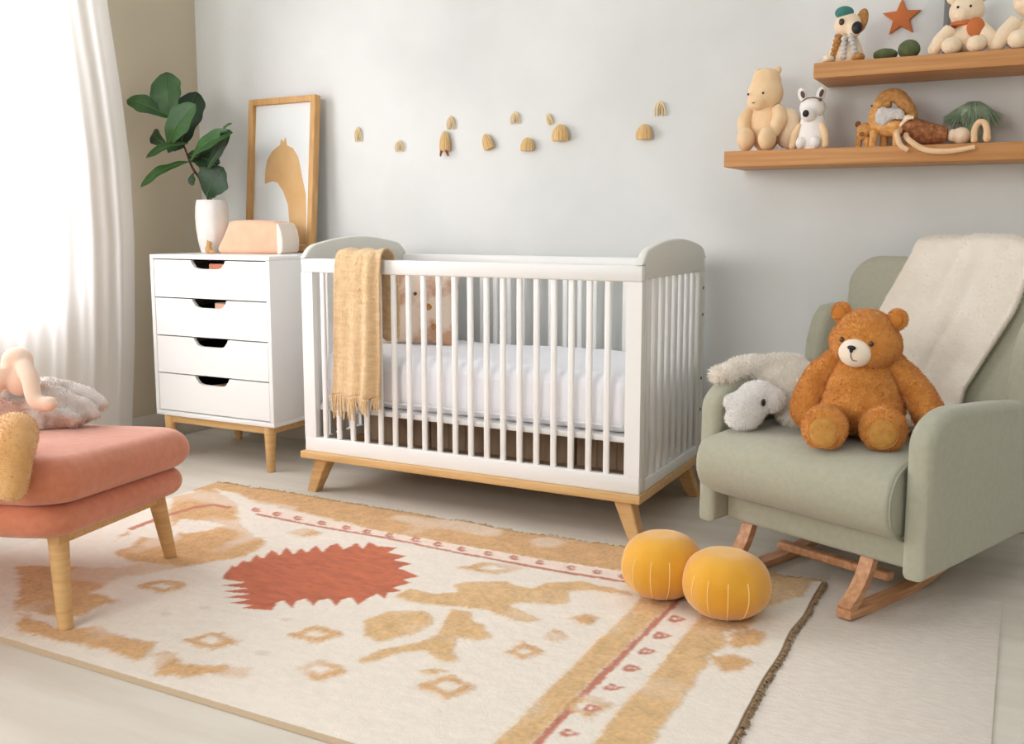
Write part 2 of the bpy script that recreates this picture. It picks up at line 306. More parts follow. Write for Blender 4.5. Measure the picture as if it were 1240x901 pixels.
RUG = [
  ('T', [(-2.797,2.687),(-2.763,2.762),(-2.648,2.754),(-2.503,2.692),(-2.17,2.66),(-1.872,2.617),(-1.572,2.614),(-1.325,2.62),(-0.998,2.631),(-0.499,2.694),(-0.514,2.869),(-1.019,3.003),(-1.123,2.989),(-1.3,2.96),(-1.482,2.93),(-1.747,2.906),(-2.04,2.899),(-2.371,2.911),(-2.715,2.903),(-2.918,2.92),(-2.953,2.84)]),
  ('T', [(-2.655,2.229),(-2.535,2.159),(-2.545,2.202),(-2.436,2.243),(-2.476,2.306),(-2.549,2.337),(-2.671,2.439),(-2.805,2.592),(-2.775,2.764),(-2.524,2.635),(-2.356,2.456),(-2.239,2.397),(-2.139,2.367),(-2.111,2.258),(-2.106,2.202),(-2.17,2.125),(-2.214,2.033),(-2.26,1.969),(-2.298,1.91),(-2.278,1.797),(-2.149,1.783),(-2.176,1.713),(-2.146,1.654),(-2.338,1.606),(-2.652,1.831),(-2.432,1.933),(-2.432,1.974),(-2.502,2.053)]),
  ('T', [(-2.338,1.606),(-2.15,1.581),(-2.055,1.631),(-1.956,1.625),(-1.861,1.637),(-1.805,1.578),(-1.822,1.534),(-1.901,1.545),(-2.001,1.546),(-2.09,1.536),(-2.215,1.518)]),
  ('T', [(-1.817,1.589),(-1.758,1.62),(-1.711,1.576),(-1.63,1.619),(-1.55,1.644),(-1.529,1.603),(-1.711,1.508)]),
  ('C', [(-2.525,2.315),(-2.571,2.409),(-2.478,2.435),(-2.387,2.422),(-2.399,2.356),(-2.437,2.293)]),
  ('C', [(-2.519,2.014),(-2.606,2.187),(-2.545,2.202),(-2.49,2.12),(-2.502,2.053),(-2.357,2.013),(-2.362,1.955),(-2.435,1.945)]),
  ('R', [(-2.045,2.065),(-2.081,2.139),(-2.062,2.136),(-2.087,2.192),(-2.056,2.187),(-2.086,2.25),(-2.042,2.23),(-2.074,2.308),(-2.016,2.279),(-2.05,2.351),(-1.982,2.305),(-2.002,2.361),(-1.957,2.34),(-1.976,2.405),(-1.918,2.368),(-1.937,2.426),(-1.927,2.455),(-1.87,2.415),(-1.876,2.489),(-1.822,2.448),(-1.848,2.516),(-1.797,2.492),(-1.73,2.512),(-1.732,2.458),(-1.66,2.459),(-1.675,2.408),(-1.607,2.409),(-1.624,2.356),(-1.53,2.326),(-1.556,2.284),(-1.522,2.27),(-1.547,2.217),(-1.512,2.206),(-1.537,2.178),(-1.517,2.136),(-1.56,2.16),(-1.564,2.117),(-1.556,2.066),(-1.605,2.102),(-1.621,2.082),(-1.607,2.033),(-1.658,2.068),(-1.674,2.043),(-1.661,2.005),(-1.715,2.038),(-1.725,2.01),(-1.701,1.967),(-1.758,1.998),(-1.765,1.978),(-1.741,1.93),(-1.821,1.904),(-1.813,1.93),(-1.876,1.917),(-1.844,1.959),(-1.918,1.94),(-1.874,1.989),(-1.954,1.971),(-1.905,2.02),(-1.991,2.002),(-1.947,2.053),(-2.022,2.042)]),
  ('O', [(-1.505,2.165),(-1.503,2.231),(-1.41,2.23),(-1.365,2.268),(-1.401,2.309),(-1.389,2.346),(-1.294,2.403),(-1.243,2.392),(-1.187,2.391),(-1.174,2.453),(-1.09,2.51),(-0.934,2.494),(-0.927,2.475),(-1.026,2.461),(-1.095,2.425),(-1.053,2.332),(-1.103,2.306),(-1.177,2.286),(-1.189,2.247),(-1.126,2.227),(-1.069,2.205),(-1.097,2.17),(-1.137,2.169),(-1.235,2.196),(-1.311,2.178),(-1.386,2.157),(-1.446,2.145)]),
  ('O', [(-1.482,1.988),(-1.459,2.065),(-1.381,2.114),(-1.344,2.099),(-1.314,2.051),(-1.321,1.974),(-1.372,1.896),(-1.42,1.911),(-1.428,1.93),(-1.449,1.943)]),
  ('O', [(-1.341,1.776),(-1.354,1.8),(-1.338,1.862),(-1.295,1.919),(-1.276,1.951),(-1.267,2.003),(-1.293,2.087),(-1.318,2.153),(-1.262,2.168),(-1.233,2.119),(-1.198,2.112),(-1.133,2.049),(-1.154,2.015),(-1.21,2.009),(-1.176,1.936),(-1.14,1.891),(-1.178,1.876),(-1.236,1.905),(-1.273,1.886),(-1.301,1.839),(-1.323,1.785)]),
  ('O', [(-0.888,1.951),(-0.892,2.446),(-0.877,2.899),(-0.771,2.904),(-0.805,2.424),(-0.817,1.986),(-0.819,1.451),(-0.89,1.413)]),
  ('L', [(-0.817,1.986),(-0.805,2.424),(-0.798,2.841),(-0.781,2.838),(-0.791,2.422),(-0.799,1.995),(-0.801,1.46),(-0.819,1.451)]),
  ('O', [(-0.712,2.041),(-0.709,2.402),(-0.702,2.868),(-0.498,2.838),(-0.508,2.686),(-0.582,2.551),(-0.575,2.395),(-0.631,2.349),(-0.6,2.285),(-0.616,2.215),(-0.61,2.094),(-0.611,1.56),(-0.713,1.506)]),
  ('T', [(-0.616,2.341),(-0.559,2.404),(-0.525,2.388),(-0.534,2.304),(-0.572,2.268),(-0.599,2.301)]),
  ('T', [(-0.613,2.202),(-0.564,2.235),(-0.522,2.206),(-0.539,2.141),(-0.585,2.145)]),
  ('S', [(-2.483,2.651),(-2.149,2.634),(-1.845,2.619),(-1.577,2.623),(-1.325,2.62),(-1.001,2.64),(-0.97,2.56),(-1.176,2.554),(-1.537,2.556),(-1.809,2.568),(-2.094,2.565),(-2.369,2.579)]),
  ('L', [(-2.391,2.587),(-2.101,2.574),(-1.817,2.58),(-1.543,2.565),(-1.18,2.562),(-0.971,2.575),(-0.965,2.56),(-1.173,2.546),(-1.534,2.551),(-1.807,2.565),(-2.089,2.559),(-2.377,2.571)]),
  ('L', [(-2.655,2.246),(-2.667,2.384),(-2.648,2.55),(-2.612,2.597),(-2.522,2.604),(-2.511,2.578),(-2.59,2.576),(-2.624,2.526),(-2.638,2.358),(-2.625,2.238)]),
  ('T', [(-2.197,1.887),(-2.192,1.926),(-2.182,1.961),(-2.13,1.961),(-2.077,1.951),(-2.081,1.91),(-2.094,1.879),(-2.145,1.883)]),
  ('C', [(-2.164,1.905),(-2.157,1.938),(-2.11,1.933),(-2.117,1.901)]),
  ('T', [(-1.801,1.678),(-1.796,1.718),(-1.786,1.755),(-1.735,1.754),(-1.682,1.741),(-1.687,1.699),(-1.699,1.666),(-1.75,1.672)]),
  ('C', [(-1.769,1.695),(-1.761,1.729),(-1.715,1.724),(-1.722,1.69)]),
  ('T', [(-1.592,1.826),(-1.582,1.865),(-1.568,1.901),(-1.52,1.901),(-1.473,1.888),(-1.482,1.847),(-1.498,1.815),(-1.544,1.82)]),
  ('C', [(-1.559,1.843),(-1.548,1.877),(-1.506,1.871),(-1.517,1.838)]),
  ('T', [(-1.457,1.68),(-1.449,1.719),(-1.436,1.754),(-1.39,1.752),(-1.344,1.739),(-1.352,1.698),(-1.367,1.667),(-1.411,1.673)]),
  ('C', [(-1.426,1.696),(-1.417,1.729),(-1.375,1.723),(-1.385,1.69)]),
  ('T', [(-1.155,1.741),(-1.141,1.784),(-1.124,1.823),(-1.078,1.821),(-1.033,1.805),(-1.047,1.761),(-1.065,1.727),(-1.109,1.734)]),
  ('C', [(-1.121,1.759),(-1.107,1.795),(-1.066,1.788),(-1.081,1.752)]),
  ('T', [(-0.84,1.806),(-0.822,1.847),(-0.802,1.885),(-0.761,1.882),(-0.723,1.867),(-0.74,1.823),(-0.761,1.79),(-0.8,1.798)]),
  ('C', [(-0.807,1.823),(-0.79,1.858),(-0.755,1.85),(-0.772,1.815)]),
  ('T', [(-2.143,2.463),(-2.136,2.499),(-2.125,2.531),(-2.083,2.529),(-2.04,2.517),(-2.046,2.479),(-2.058,2.45),(-2.1,2.456)]),
  ('T', [(-1.461,2.438),(-1.432,2.487),(-1.399,2.532),(-1.34,2.538),(-1.286,2.53),(-1.314,2.479),(-1.348,2.438),(-1.404,2.438)]),
  ('C', [(-1.412,2.463),(-1.385,2.505),(-1.334,2.505),(-1.361,2.463)]),
  ('T', [(-1.007,2.25),(-1.0,2.28),(-0.99,2.306),(-0.965,2.3),(-0.94,2.285),(-0.947,2.254),(-0.958,2.231),(-0.982,2.24)]),
  ('T', [(-1.069,1.988),(-1.06,2.024),(-1.049,2.056),(-1.016,2.051),(-0.983,2.033),(-0.991,1.996),(-1.004,1.967),(-1.036,1.978)]),
  ('C', [(-1.045,2.001),(-1.036,2.031),(-1.007,2.021),(-1.016,1.991)]),
  ('T', [(-1.028,2.118),(-1.023,2.145),(-1.017,2.168),(-0.995,2.162),(-0.973,2.148),(-0.977,2.12),(-0.985,2.1),(-1.006,2.109)]),
  ('P', [(-1.989,1.768),(-1.985,1.788),(-1.956,1.785),(-1.961,1.766)]),
  ('P', [(-1.926,1.844),(-1.921,1.865),(-1.892,1.862),(-1.898,1.842)]),
  ('P', [(-1.682,1.888),(-1.675,1.908),(-1.649,1.905),(-1.656,1.885)]),
  ('P', [(-1.596,1.705),(-1.59,1.722),(-1.566,1.72),(-1.573,1.703)]),
  ('O', [(-1.195,1.805),(-1.173,1.837),(-1.128,1.841),(-1.154,1.807)]),
  ('P', [(-1.604,1.707),(-1.596,1.729),(-1.561,1.726),(-1.573,1.702)]),
  ('L', [(-2.443,2.618),(-2.447,2.64),(-2.411,2.634),(-2.409,2.616),(-2.385,2.609),(-2.403,2.595),(-2.421,2.6)]),
  ('S', [(-2.426,2.616),(-2.424,2.628),(-2.409,2.611)]),
  ('L', [(-2.341,2.613),(-2.345,2.635),(-2.31,2.629),(-2.308,2.611),(-2.285,2.605),(-2.303,2.59),(-2.321,2.595)]),
  ('S', [(-2.325,2.612),(-2.322,2.623),(-2.308,2.606)]),
  ('L', [(-2.242,2.609),(-2.245,2.63),(-2.212,2.624),(-2.21,2.607),(-2.188,2.6),(-2.206,2.586),(-2.223,2.591)]),
  ('S', [(-2.227,2.607),(-2.224,2.618),(-2.211,2.602)]),
  ('L', [(-2.13,2.603),(-2.133,2.625),(-2.1,2.619),(-2.099,2.602),(-2.078,2.595),(-2.096,2.582),(-2.112,2.586)]),
  ('S', [(-2.115,2.602),(-2.112,2.613),(-2.1,2.597)]),
  ('L', [(-2.024,2.602),(-2.026,2.623),(-1.995,2.617),(-1.994,2.6),(-1.973,2.594),(-1.992,2.58),(-2.007,2.585)]),
  ('S', [(-2.01,2.6),(-2.007,2.611),(-1.995,2.595)]),
  ('L', [(-1.934,2.597),(-1.935,2.618),(-1.905,2.613),(-1.905,2.596),(-1.885,2.59),(-1.903,2.576),(-1.918,2.581)]),
  ('S', [(-1.92,2.596),(-1.917,2.607),(-1.906,2.591)]),
  ('L', [(-1.843,2.599),(-1.844,2.62),(-1.815,2.614),(-1.815,2.597),(-1.795,2.591),(-1.813,2.578),(-1.828,2.583)]),
  ('S', [(-1.83,2.598),(-1.826,2.608),(-1.816,2.593)]),
  ('L', [(-1.743,2.603),(-1.743,2.623),(-1.714,2.618),(-1.715,2.601),(-1.696,2.595),(-1.714,2.582),(-1.728,2.587)]),
  ('S', [(-1.73,2.602),(-1.726,2.612),(-1.716,2.597)]),
  ('L', [(-1.653,2.599),(-1.652,2.619),(-1.625,2.613),(-1.626,2.597),(-1.608,2.591),(-1.625,2.578),(-1.639,2.583)]),
  ('S', [(-1.64,2.597),(-1.636,2.607),(-1.627,2.593)]),
  ('L', [(-1.559,2.594),(-1.558,2.614),(-1.531,2.608),(-1.533,2.593),(-1.515,2.587),(-1.532,2.574),(-1.546,2.578)]),
  ('S', [(-1.546,2.593),(-1.542,2.603),(-1.534,2.588)]),
  ('L', [(-1.464,2.595),(-1.463,2.614),(-1.437,2.609),(-1.439,2.594),(-1.422,2.588),(-1.439,2.575),(-1.452,2.579)]),
  ('S', [(-1.452,2.594),(-1.448,2.604),(-1.44,2.589)]),
  ('L', [(-1.374,2.599),(-1.372,2.618),(-1.347,2.613),(-1.349,2.597),(-1.333,2.592),(-1.35,2.579),(-1.362,2.583)]),
  ('S', [(-1.362,2.598),(-1.358,2.607),(-1.35,2.593)]),
  ('L', [(-1.284,2.6),(-1.282,2.618),(-1.258,2.613),(-1.26,2.598),(-1.244,2.593),(-1.261,2.58),(-1.273,2.584)]),
  ('S', [(-1.273,2.599),(-1.268,2.608),(-1.261,2.594)]),
  ('L', [(-1.179,2.6),(-1.176,2.618),(-1.153,2.613),(-1.156,2.598),(-1.141,2.593),(-1.158,2.58),(-1.169,2.585)]),
  ('S', [(-1.168,2.598),(-1.163,2.608),(-1.157,2.594)]),
  ('L', [(-1.096,2.603),(-1.092,2.621),(-1.07,2.616),(-1.073,2.602),(-1.059,2.596),(-1.075,2.584),(-1.086,2.588)]),
  ('S', [(-1.085,2.602),(-1.08,2.611),(-1.075,2.598)]),
  ('L', [(-1.015,2.603),(-1.011,2.621),(-0.99,2.616),(-0.993,2.601),(-0.979,2.596),(-0.995,2.584),(-1.006,2.588)]),
  ('S', [(-1.005,2.602),(-1.0,2.611),(-0.995,2.597)]),
  ('L', [(-0.783,2.365),(-0.777,2.404),(-0.764,2.397),(-0.736,2.39),(-0.744,2.372),(-0.758,2.354),(-0.776,2.351)]),
  ('S', [(-0.772,2.371),(-0.769,2.389),(-0.761,2.38),(-0.762,2.367)]),
  ('S', [(-0.756,2.373),(-0.758,2.389),(-0.75,2.384)]),
  ('L', [(-0.782,2.247),(-0.776,2.283),(-0.763,2.276),(-0.737,2.27),(-0.745,2.253),(-0.757,2.237),(-0.775,2.234)]),
  ('S', [(-0.771,2.253),(-0.768,2.269),(-0.761,2.261),(-0.762,2.249)]),
  ('S', [(-0.755,2.254),(-0.758,2.269),(-0.75,2.265)]),
  ('L', [(-0.782,2.144),(-0.776,2.178),(-0.764,2.172),(-0.739,2.167),(-0.746,2.151),(-0.758,2.136),(-0.775,2.133)]),
  ('S', [(-0.771,2.15),(-0.769,2.165),(-0.761,2.158),(-0.763,2.147)]),
  ('S', [(-0.757,2.152),(-0.759,2.166),(-0.751,2.162)]),
  ('L', [(-0.782,2.043),(-0.776,2.074),(-0.764,2.069),(-0.74,2.065),(-0.747,2.05),(-0.759,2.035),(-0.775,2.032)]),
  ('S', [(-0.771,2.048),(-0.769,2.062),(-0.762,2.056),(-0.763,2.046)]),
  ('S', [(-0.757,2.05),(-0.759,2.063),(-0.752,2.06)]),
  ('L', [(-0.785,1.934),(-0.779,1.962),(-0.768,1.958),(-0.745,1.954),(-0.751,1.941),(-0.763,1.927),(-0.778,1.924)]),
  ('S', [(-0.775,1.939),(-0.773,1.952),(-0.766,1.946),(-0.767,1.937)]),
  ('S', [(-0.761,1.941),(-0.763,1.952),(-0.756,1.95)]),
  ('L', [(-0.786,1.822),(-0.781,1.849),(-0.77,1.845),(-0.747,1.842),(-0.754,1.829),(-0.765,1.817),(-0.78,1.814)]),
  ('S', [(-0.776,1.827),(-0.774,1.839),(-0.767,1.834),(-0.768,1.825)]),
  ('S', [(-0.763,1.829),(-0.765,1.84),(-0.758,1.838)]),
  ('L', [(-0.787,1.709),(-0.782,1.733),(-0.772,1.73),(-0.75,1.728),(-0.756,1.717),(-0.767,1.705),(-0.781,1.702)]),
  ('S', [(-0.778,1.714),(-0.776,1.725),(-0.769,1.721),(-0.77,1.713)]),
  ('S', [(-0.765,1.716),(-0.767,1.726),(-0.761,1.724)]),
  ('L', [(-0.788,1.597),(-0.784,1.619),(-0.774,1.616),(-0.754,1.615),(-0.759,1.604),(-0.769,1.593),(-0.783,1.59)]),
  ('S', [(-0.78,1.601),(-0.778,1.611),(-0.772,1.607),(-0.773,1.6)]),
  ('S', [(-0.768,1.604),(-0.77,1.612),(-0.764,1.611)]),
]
# ================================================================ SETTING
WY, WX = 3.65, -3.66
struct(obj('floor', box(NB(), -4.2,3.2,-2.6,3.9,-.1,0), M['floor'], smooth=False))
struct(obj('wall_back', box(NB(), WX-.15,3.2,WY,WY+.12,0,2.7), M['wall'], smooth=False))
w = NB()                                                    # left wall with its window opening
WY0, WY1, WZ0, WZ1 = .9, 2.75, .70, 2.35
box(w, WX-.12,WX, WY1,WY, 0,2.7); box(w, WX-.12,WX, -2.6,WY0, 0,2.7)
box(w, WX-.12,WX, WY0,WY1, 0,WZ0); box(w, WX-.12,WX, WY0,WY1, WZ1,2.7)
struct(obj('wall_left', w, M['beige'], smooth=False))
b = NB(); box(b, WX,WX+.016,-2.6,WY, 0,.135,.004)
struct(obj('baseboard_left', b, M['trimw']))
b = NB(); box(b, WX+.016,3.2,WY-.016,WY, 0,.075,.004)
struct(obj('baseboard_back', b, M['trimw']))
wf = thing('window_1', '', '', (WX-.06,0,0)); del wf['label']; del wf['category']; wf['kind'] = 'structure'
b = NB()
for y0,y1,z0,z1 in ((WY0,WY1,WZ0,WZ0+.05),(WY0,WY1,WZ1-.05,WZ1),(WY0,WY0+.05,WZ0,WZ1),(WY1-.05,WY1,WZ0,WZ1),((WY0+WY1)/2-.025,(WY0+WY1)/2+.025,WZ0,WZ1)):
    box(b, -.025,.025,y0,y1,z0,z1,.004)
obj('window_frame', b, M['white'], wf)
gm = bpy.data.materials.new('window_glass'); gm.use_nodes = True
n = gm.node_tree; n.nodes.clear(); o_ = n.nodes.new('ShaderNodeOutputMaterial'); g1 = n.nodes.new('ShaderNodeBsdfTransparent')
g2 = n.nodes.new('ShaderNodeBsdfGlossy'); g2.inputs['Roughness'].default_value = .02; mx = n.nodes.new('ShaderNodeMixShader'); mx.inputs[0].default_value = .06
n.links.new(g1.outputs[0], mx.inputs[1]); n.links.new(g2.outputs[0], mx.inputs[2]); n.links.new(mx.outputs[0], o_.inputs[0])
obj('window_pane', box(NB(), -.004,.004, WY0+.05,WY1-.05, WZ0+.05,WZ1-.05), gm, wf, smooth=False)

# ================================================================ CURTAIN
cm = bpy.data.materials.new('sheer_voile'); cm.use_nodes = True
n = cm.node_tree; n.nodes.clear(); o_ = n.nodes.new('ShaderNodeOutputMaterial')
df = n.nodes.new('ShaderNodeBsdfDiffuse'); df.inputs[0].default_value = lin((244,244,240))
tl = n.nodes.new('ShaderNodeBsdfTranslucent'); tl.inputs[0].default_value = lin((250,249,254))
tr = n.nodes.new('ShaderNodeBsdfTransparent')
m1 = n.nodes.new('ShaderNodeMixShader'); m1.inputs[0].default_value = .66
m2 = n.nodes.new('ShaderNodeMixShader'); m2.inputs[0].default_value = .12
n.links.new(df.outputs[0], m1.inputs[1]); n.links.new(tl.outputs[0], m1.inputs[2])
n.links.new(m1.outputs[0], m2.inputs[1]); n.links.new(tr.outputs[0], m2.inputs[2]); n.links.new(m2.outputs[0], o_.inputs[0])
nu, nv = 420, 60
V = np.zeros((nu,nv,3))
zs = np.linspace(.03, 2.62, nv)
edge = np.interp(zs, [.03,.12,.5,.97,1.3,1.6,1.92,2.62], [3.05,3.06,3.10,3.125,3.12,3.09,3.045,2.96])
for j,z in enumerate(zs):
    s = np.linspace(0,1,nu)
    y = .35 + (edge[j]-.35)*s
    fold = .010*np.sin(2*PI*s*17+.6*math.sin(z*1.3))+.004*np.sin(2*PI*s*41+z*.7)
    V[:,j,0] = -3.535 + fold*(.75+.25*math.cos(z)) ; V[:,j,1] = y; V[:,j,2] = z
    V[-12:,j,0] = V[-12,j,0] + np.linspace(0,-.012,12)
cu = grid_mesh('curtain', V, nu, nv, cm)
tag(cu, 'sheer white floor-length curtain hanging in soft folds over the bright left window', 'curtain')

# ================================================================ DRESSER
DX0, DX1, DY0, DY1, DZ0, DZ1 = -3.392,-2.716,3.06,3.56,.198,.905
dr = thing('dresser', 'white four-drawer dresser on a beech leg frame, left of the crib', 'dresser', ((DX0+DX1)/2, (DY0+DY1)/2, 0))
hw, hd = (DX1-DX0)/2, (DY1-DY0)/2
b = NB(); t = .02
box(b,-hw,hw,-hd,hd,DZ1-.018,DZ1,.002); box(b,-hw,hw,-hd,hd,DZ0,DZ0+.02,.002)
box(b,-hw,-hw+t,-hd,hd,DZ0+.02,DZ1-.018,.0015); box(b,hw-t,hw,-hd,hd,DZ0+.02,DZ1-.018,.0015)
box(b,-hw+t,hw-t,hd-.01,hd,DZ0+.02,DZ1-.018)
obj('carcass', b, M['white'], dr)
n4 = 4; zz0 = DZ0+.023; hh = (DZ1-.02-zz0)/n4
for k in range(n4):
    z0 = zz0+k*hh+.0025; z1 = zz0+(k+1)*hh-.0025; xa = hw-t-.003
    pts = [(-xa,z0),(xa,z0),(xa,z1)]
    cw = .098                                            # scooped finger cut-out in the upper edge
    cutp = [(cw,0),(cw-.004,-.010),(cw-.022,-.030),(cw-.045,-.036),(-cw+.045,-.036),(-cw+.022,-.030),(-cw+.004,-.010),(-cw,0)]
    pts += [(x,z1+dz) for x,dz in cutp] + [(-xa,z1)]
    b = NB(); prism(b, pts, -hd+.002, -hd+.018, axis='y')
    d = obj('drawer', b, M['white'], dr, smooth=False)
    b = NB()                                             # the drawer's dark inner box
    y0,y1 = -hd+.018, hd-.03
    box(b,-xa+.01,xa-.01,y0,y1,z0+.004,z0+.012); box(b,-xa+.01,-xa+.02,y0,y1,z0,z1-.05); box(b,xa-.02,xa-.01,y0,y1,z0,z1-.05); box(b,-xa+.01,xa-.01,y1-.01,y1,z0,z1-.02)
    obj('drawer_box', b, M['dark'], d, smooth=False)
b = NB()
box(b,-hw+.035,hw-.035,-hd+.02,-hd+.042,DZ0-.034,DZ0,.002); box(b,-hw+.035,hw-.035,hd-.06,hd-.038,DZ0-.034,DZ0,.002)
box(b,-hw+.035,-hw+.057,-hd+.042,hd-.06,DZ0-.034,DZ0,.002); box(b,hw-.057,hw-.035,-hd+.042,hd-.06,DZ0-.034,DZ0,.002)
obj('leg_frame', b, M['woodx'], dr)
for sx in (-1,1):
    for yy in (-hd+.032, hd-.05):
        b = NB(); taper_leg(b, (sx*(hw-.05),yy,DZ0-.001), (sx*(hw-.052),yy,0), .026,.017, True)
        obj('leg', b, M['wood'], dr)
def folded(x, y, z, w, d_, h, m, lab, gr=None):
    b = NB()
    for i in range(3): box(b,-w/2+random.uniform(-.004,.004),w/2,-d_/2,d_/2,i*h/3,(i+1)*h/3,.006,3)
    for v in b.verts: v.co.z += .006*math.sin(v.co.x*40+v.co.y*31)*(v.co.z/h)
    o = obj('folded_cloth', b, M[m], loc=(x,y,z)); tag(o, lab, 'folded cloth', gr); return o
cx_ = (DX0+DX1)/2
for k,(dx,w,h,m,lab) in enumerate([(.02,.15,.10,'walnut','brown folded cloth inside the lowest dresser drawer'),
                          (.05,.10,.085,'tank','tan folded cloth inside the third dresser drawer down'),
                          (.055,.12,.128,'peach','peach folded cloth showing in the second dresser drawer down'),
                          (.045,.15,.128,'coral','coral folded cloth showing in the top dresser drawer')]):
    folded(cx_+dx, DY0+.12, zz0+k*hh+.0155, w, .16, h, M and m, lab)

# ---- on the dresser
TOP = DZ1
fr = thing('picture_frame', 'tall oak picture frame with an ochre abstract print, leaning on the wall over the dresser', 'picture frame', (-3.078,3.565,TOP+.002))
FW, FH, ft = .206, .705, .028
lean = -math.atan(.055/FH)
fr.rotation_euler = (lean, 0, math.radians(-3))
b = NB()
dpt = .038
for x0,x1,z0,z1 in ((-FW,-FW+ft,0,FH),(FW-ft,FW,0,FH),(-FW+ft,FW-ft,0,ft),(-FW+ft,FW-ft,FH-ft,FH)):
    box(b,x0,x1,-dpt,0,z0,z1,.002)
obj('frame_moulding', b, M['frame'], fr)
obj('print', box(NB(),-FW+ft,FW-ft,-.016,-.008,ft,FH-ft), M['paper'], fr, smooth=False)
def f2(u,v):                                            # motif drawn inside the print, from its own edges
    return ((u-303)/(370-303)*2*(FW-ft)-(FW-ft), ft+(300-v)/(300-128)*(FH-2*ft))
mot = [(333,177),(334,170),(337,174),(339,168),(341,178),(348,182),(354,192),(357,205),(360,220),(364,238),(365,262),(366,298),(346,298),(346,270),(344,250),(338,234),(331,223),(325,221),(316,224),(316,210),(318,195),(324,184)]
b = NB(); prism(b, [f2(u,v) for u,v in mot], -.0175,-.016, axis='y')
obj('print_motif', b, M['ochre'], fr, smooth=False)

pl = thing('potted_fiddle_leaf_fig', 'fiddle leaf fig with large dark green leaves in a white ceramic vase on the dresser', 'potted plant', (-3.275,3.32,TOP))
b = NB(); prof = [(.001,0),(.044,0),(.052,.006),(.062,.05),(.070,.11),(.072,.16),(.069,.21),(.064,.236),(.061,.238),(.058,.232),(.060,.19),(.001,.185)]
lathe(b, prof, 48, mod=lambda a,z: 1+.012*math.cos(a*9)); obj('pot', b, M['pot'], pl)
b = NB(); lathe(b, [(.001,.18),(.057,.19),(.001,.212)], 32); obj('soil', b, M['soil'], pl)
org = Vector(pl.location)
def lp(u,v,Y): return at(u,v,Y)-org
b = NB()
S0 = Vector((0,0,.19))
tube(b,[S0,lp(247,225,3.31),lp(233,203,3.28),lp(226,185,3.27),lp(218,165,3.27),lp(208,140,3.28)],[.006,.0055,.005,.004,.003],8)
tube(b,[S0+Vector((.01,0,0)),lp(252,225,3.31),lp(243,205,3.29),lp(240,192,3.28),lp(250,175,3.27)],[.005,.0045,.004,.003],8)
tube(b,[lp(236,208,3.28),lp(232,214,3.27),lp(232,221,3.25)],[.003,.002],6)
obj('stem', b, M['stem'], pl)
RIBS = []
def leaf(bm, base, tip, wid, nrm=(0.25,-1,.25), curl=.15, fold=.18, wob=.06, sh=1.25, seed=0):
    """broad fiddle-shaped leaf from base to tip with raised veins, real thickness"""
    r = random.Random(seed); B=Vector(base); T=Vector(tip); L=(T-B).length; d=(T-B)/L
    nn=Vector(nrm); nn=(nn-d*nn.dot(d)).normalized(); s=d.cross(nn)
    nu_,nv_=22,15; top=[];bot=[]
    for i in range(nu_):
        t=i/(nu_-1)
        wv = math.sin(PI*min(1,t**sh))**.55*(1-.16*math.exp(-((t-.34)/.13)**2)) if 0<t<1 else .03
        wv = max(wv,.03)
        row=[];rb=[]
        for j in range(nv_):
            q=(j/(nv_-1)*2-1)
            x=q*wid*wv*(1+.05*math.sin(t*21+seed+q*3))
            z=-abs(q)*-fold*wid*wv + curl*L*math.sin(PI*t)*.5 - curl*L*t*t*.6 + wob*wid*math.sin(t*13+seed)*q*q
            z-=.012*wid*abs(math.sin((t*7-abs(q)*1.2)*PI))*(1 if abs(q)<.95 else 0)*2
            p=B+d*(t*L)+s*x+nn*z
            row.append(bm.verts.new(p)); rb.append(bm.verts.new(p-nn*.0012))
        top.append(row);bot.append(rb)
    RIBS.append([top[i][nv_//2].co+nn*.0008 for i in range(0,nu_,3)])
    for i in range(nu_-1):
        for j in range(nv_-1):
            bm.faces.new((top[i][j],top[i][j+1],top[i+1][j+1],top[i+1][j])); bm.faces.new((bot[i][j],bot[i+1][j],bot[i+1][j+1],bot[i][j+1]))
        bm.faces.new((top[i][0],top[i+1][0],bot[i+1][0],bot[i][0])); bm.faces.new((top[i][-1],bot[i][-1],bot[i+1][-1],top[i+1][-1]))
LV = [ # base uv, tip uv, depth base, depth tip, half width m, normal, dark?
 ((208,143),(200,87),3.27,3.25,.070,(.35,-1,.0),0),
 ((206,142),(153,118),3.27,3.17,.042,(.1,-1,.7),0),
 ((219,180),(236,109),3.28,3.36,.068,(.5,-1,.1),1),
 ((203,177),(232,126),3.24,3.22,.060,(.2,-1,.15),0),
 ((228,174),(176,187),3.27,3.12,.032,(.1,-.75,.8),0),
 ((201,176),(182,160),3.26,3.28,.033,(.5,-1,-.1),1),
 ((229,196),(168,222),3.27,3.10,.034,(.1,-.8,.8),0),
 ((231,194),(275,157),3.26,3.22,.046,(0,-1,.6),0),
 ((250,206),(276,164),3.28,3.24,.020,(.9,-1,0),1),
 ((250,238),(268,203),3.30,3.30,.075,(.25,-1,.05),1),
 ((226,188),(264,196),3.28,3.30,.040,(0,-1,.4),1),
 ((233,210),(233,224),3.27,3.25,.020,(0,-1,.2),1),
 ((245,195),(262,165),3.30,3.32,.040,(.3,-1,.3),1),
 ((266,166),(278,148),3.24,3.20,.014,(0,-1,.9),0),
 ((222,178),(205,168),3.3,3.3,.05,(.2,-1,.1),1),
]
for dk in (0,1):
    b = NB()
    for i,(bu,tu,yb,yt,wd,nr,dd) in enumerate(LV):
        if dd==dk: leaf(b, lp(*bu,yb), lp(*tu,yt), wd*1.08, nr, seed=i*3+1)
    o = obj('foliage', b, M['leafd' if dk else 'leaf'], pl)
    if dk: o['label'] = 'darker shaded leaves of the fig'

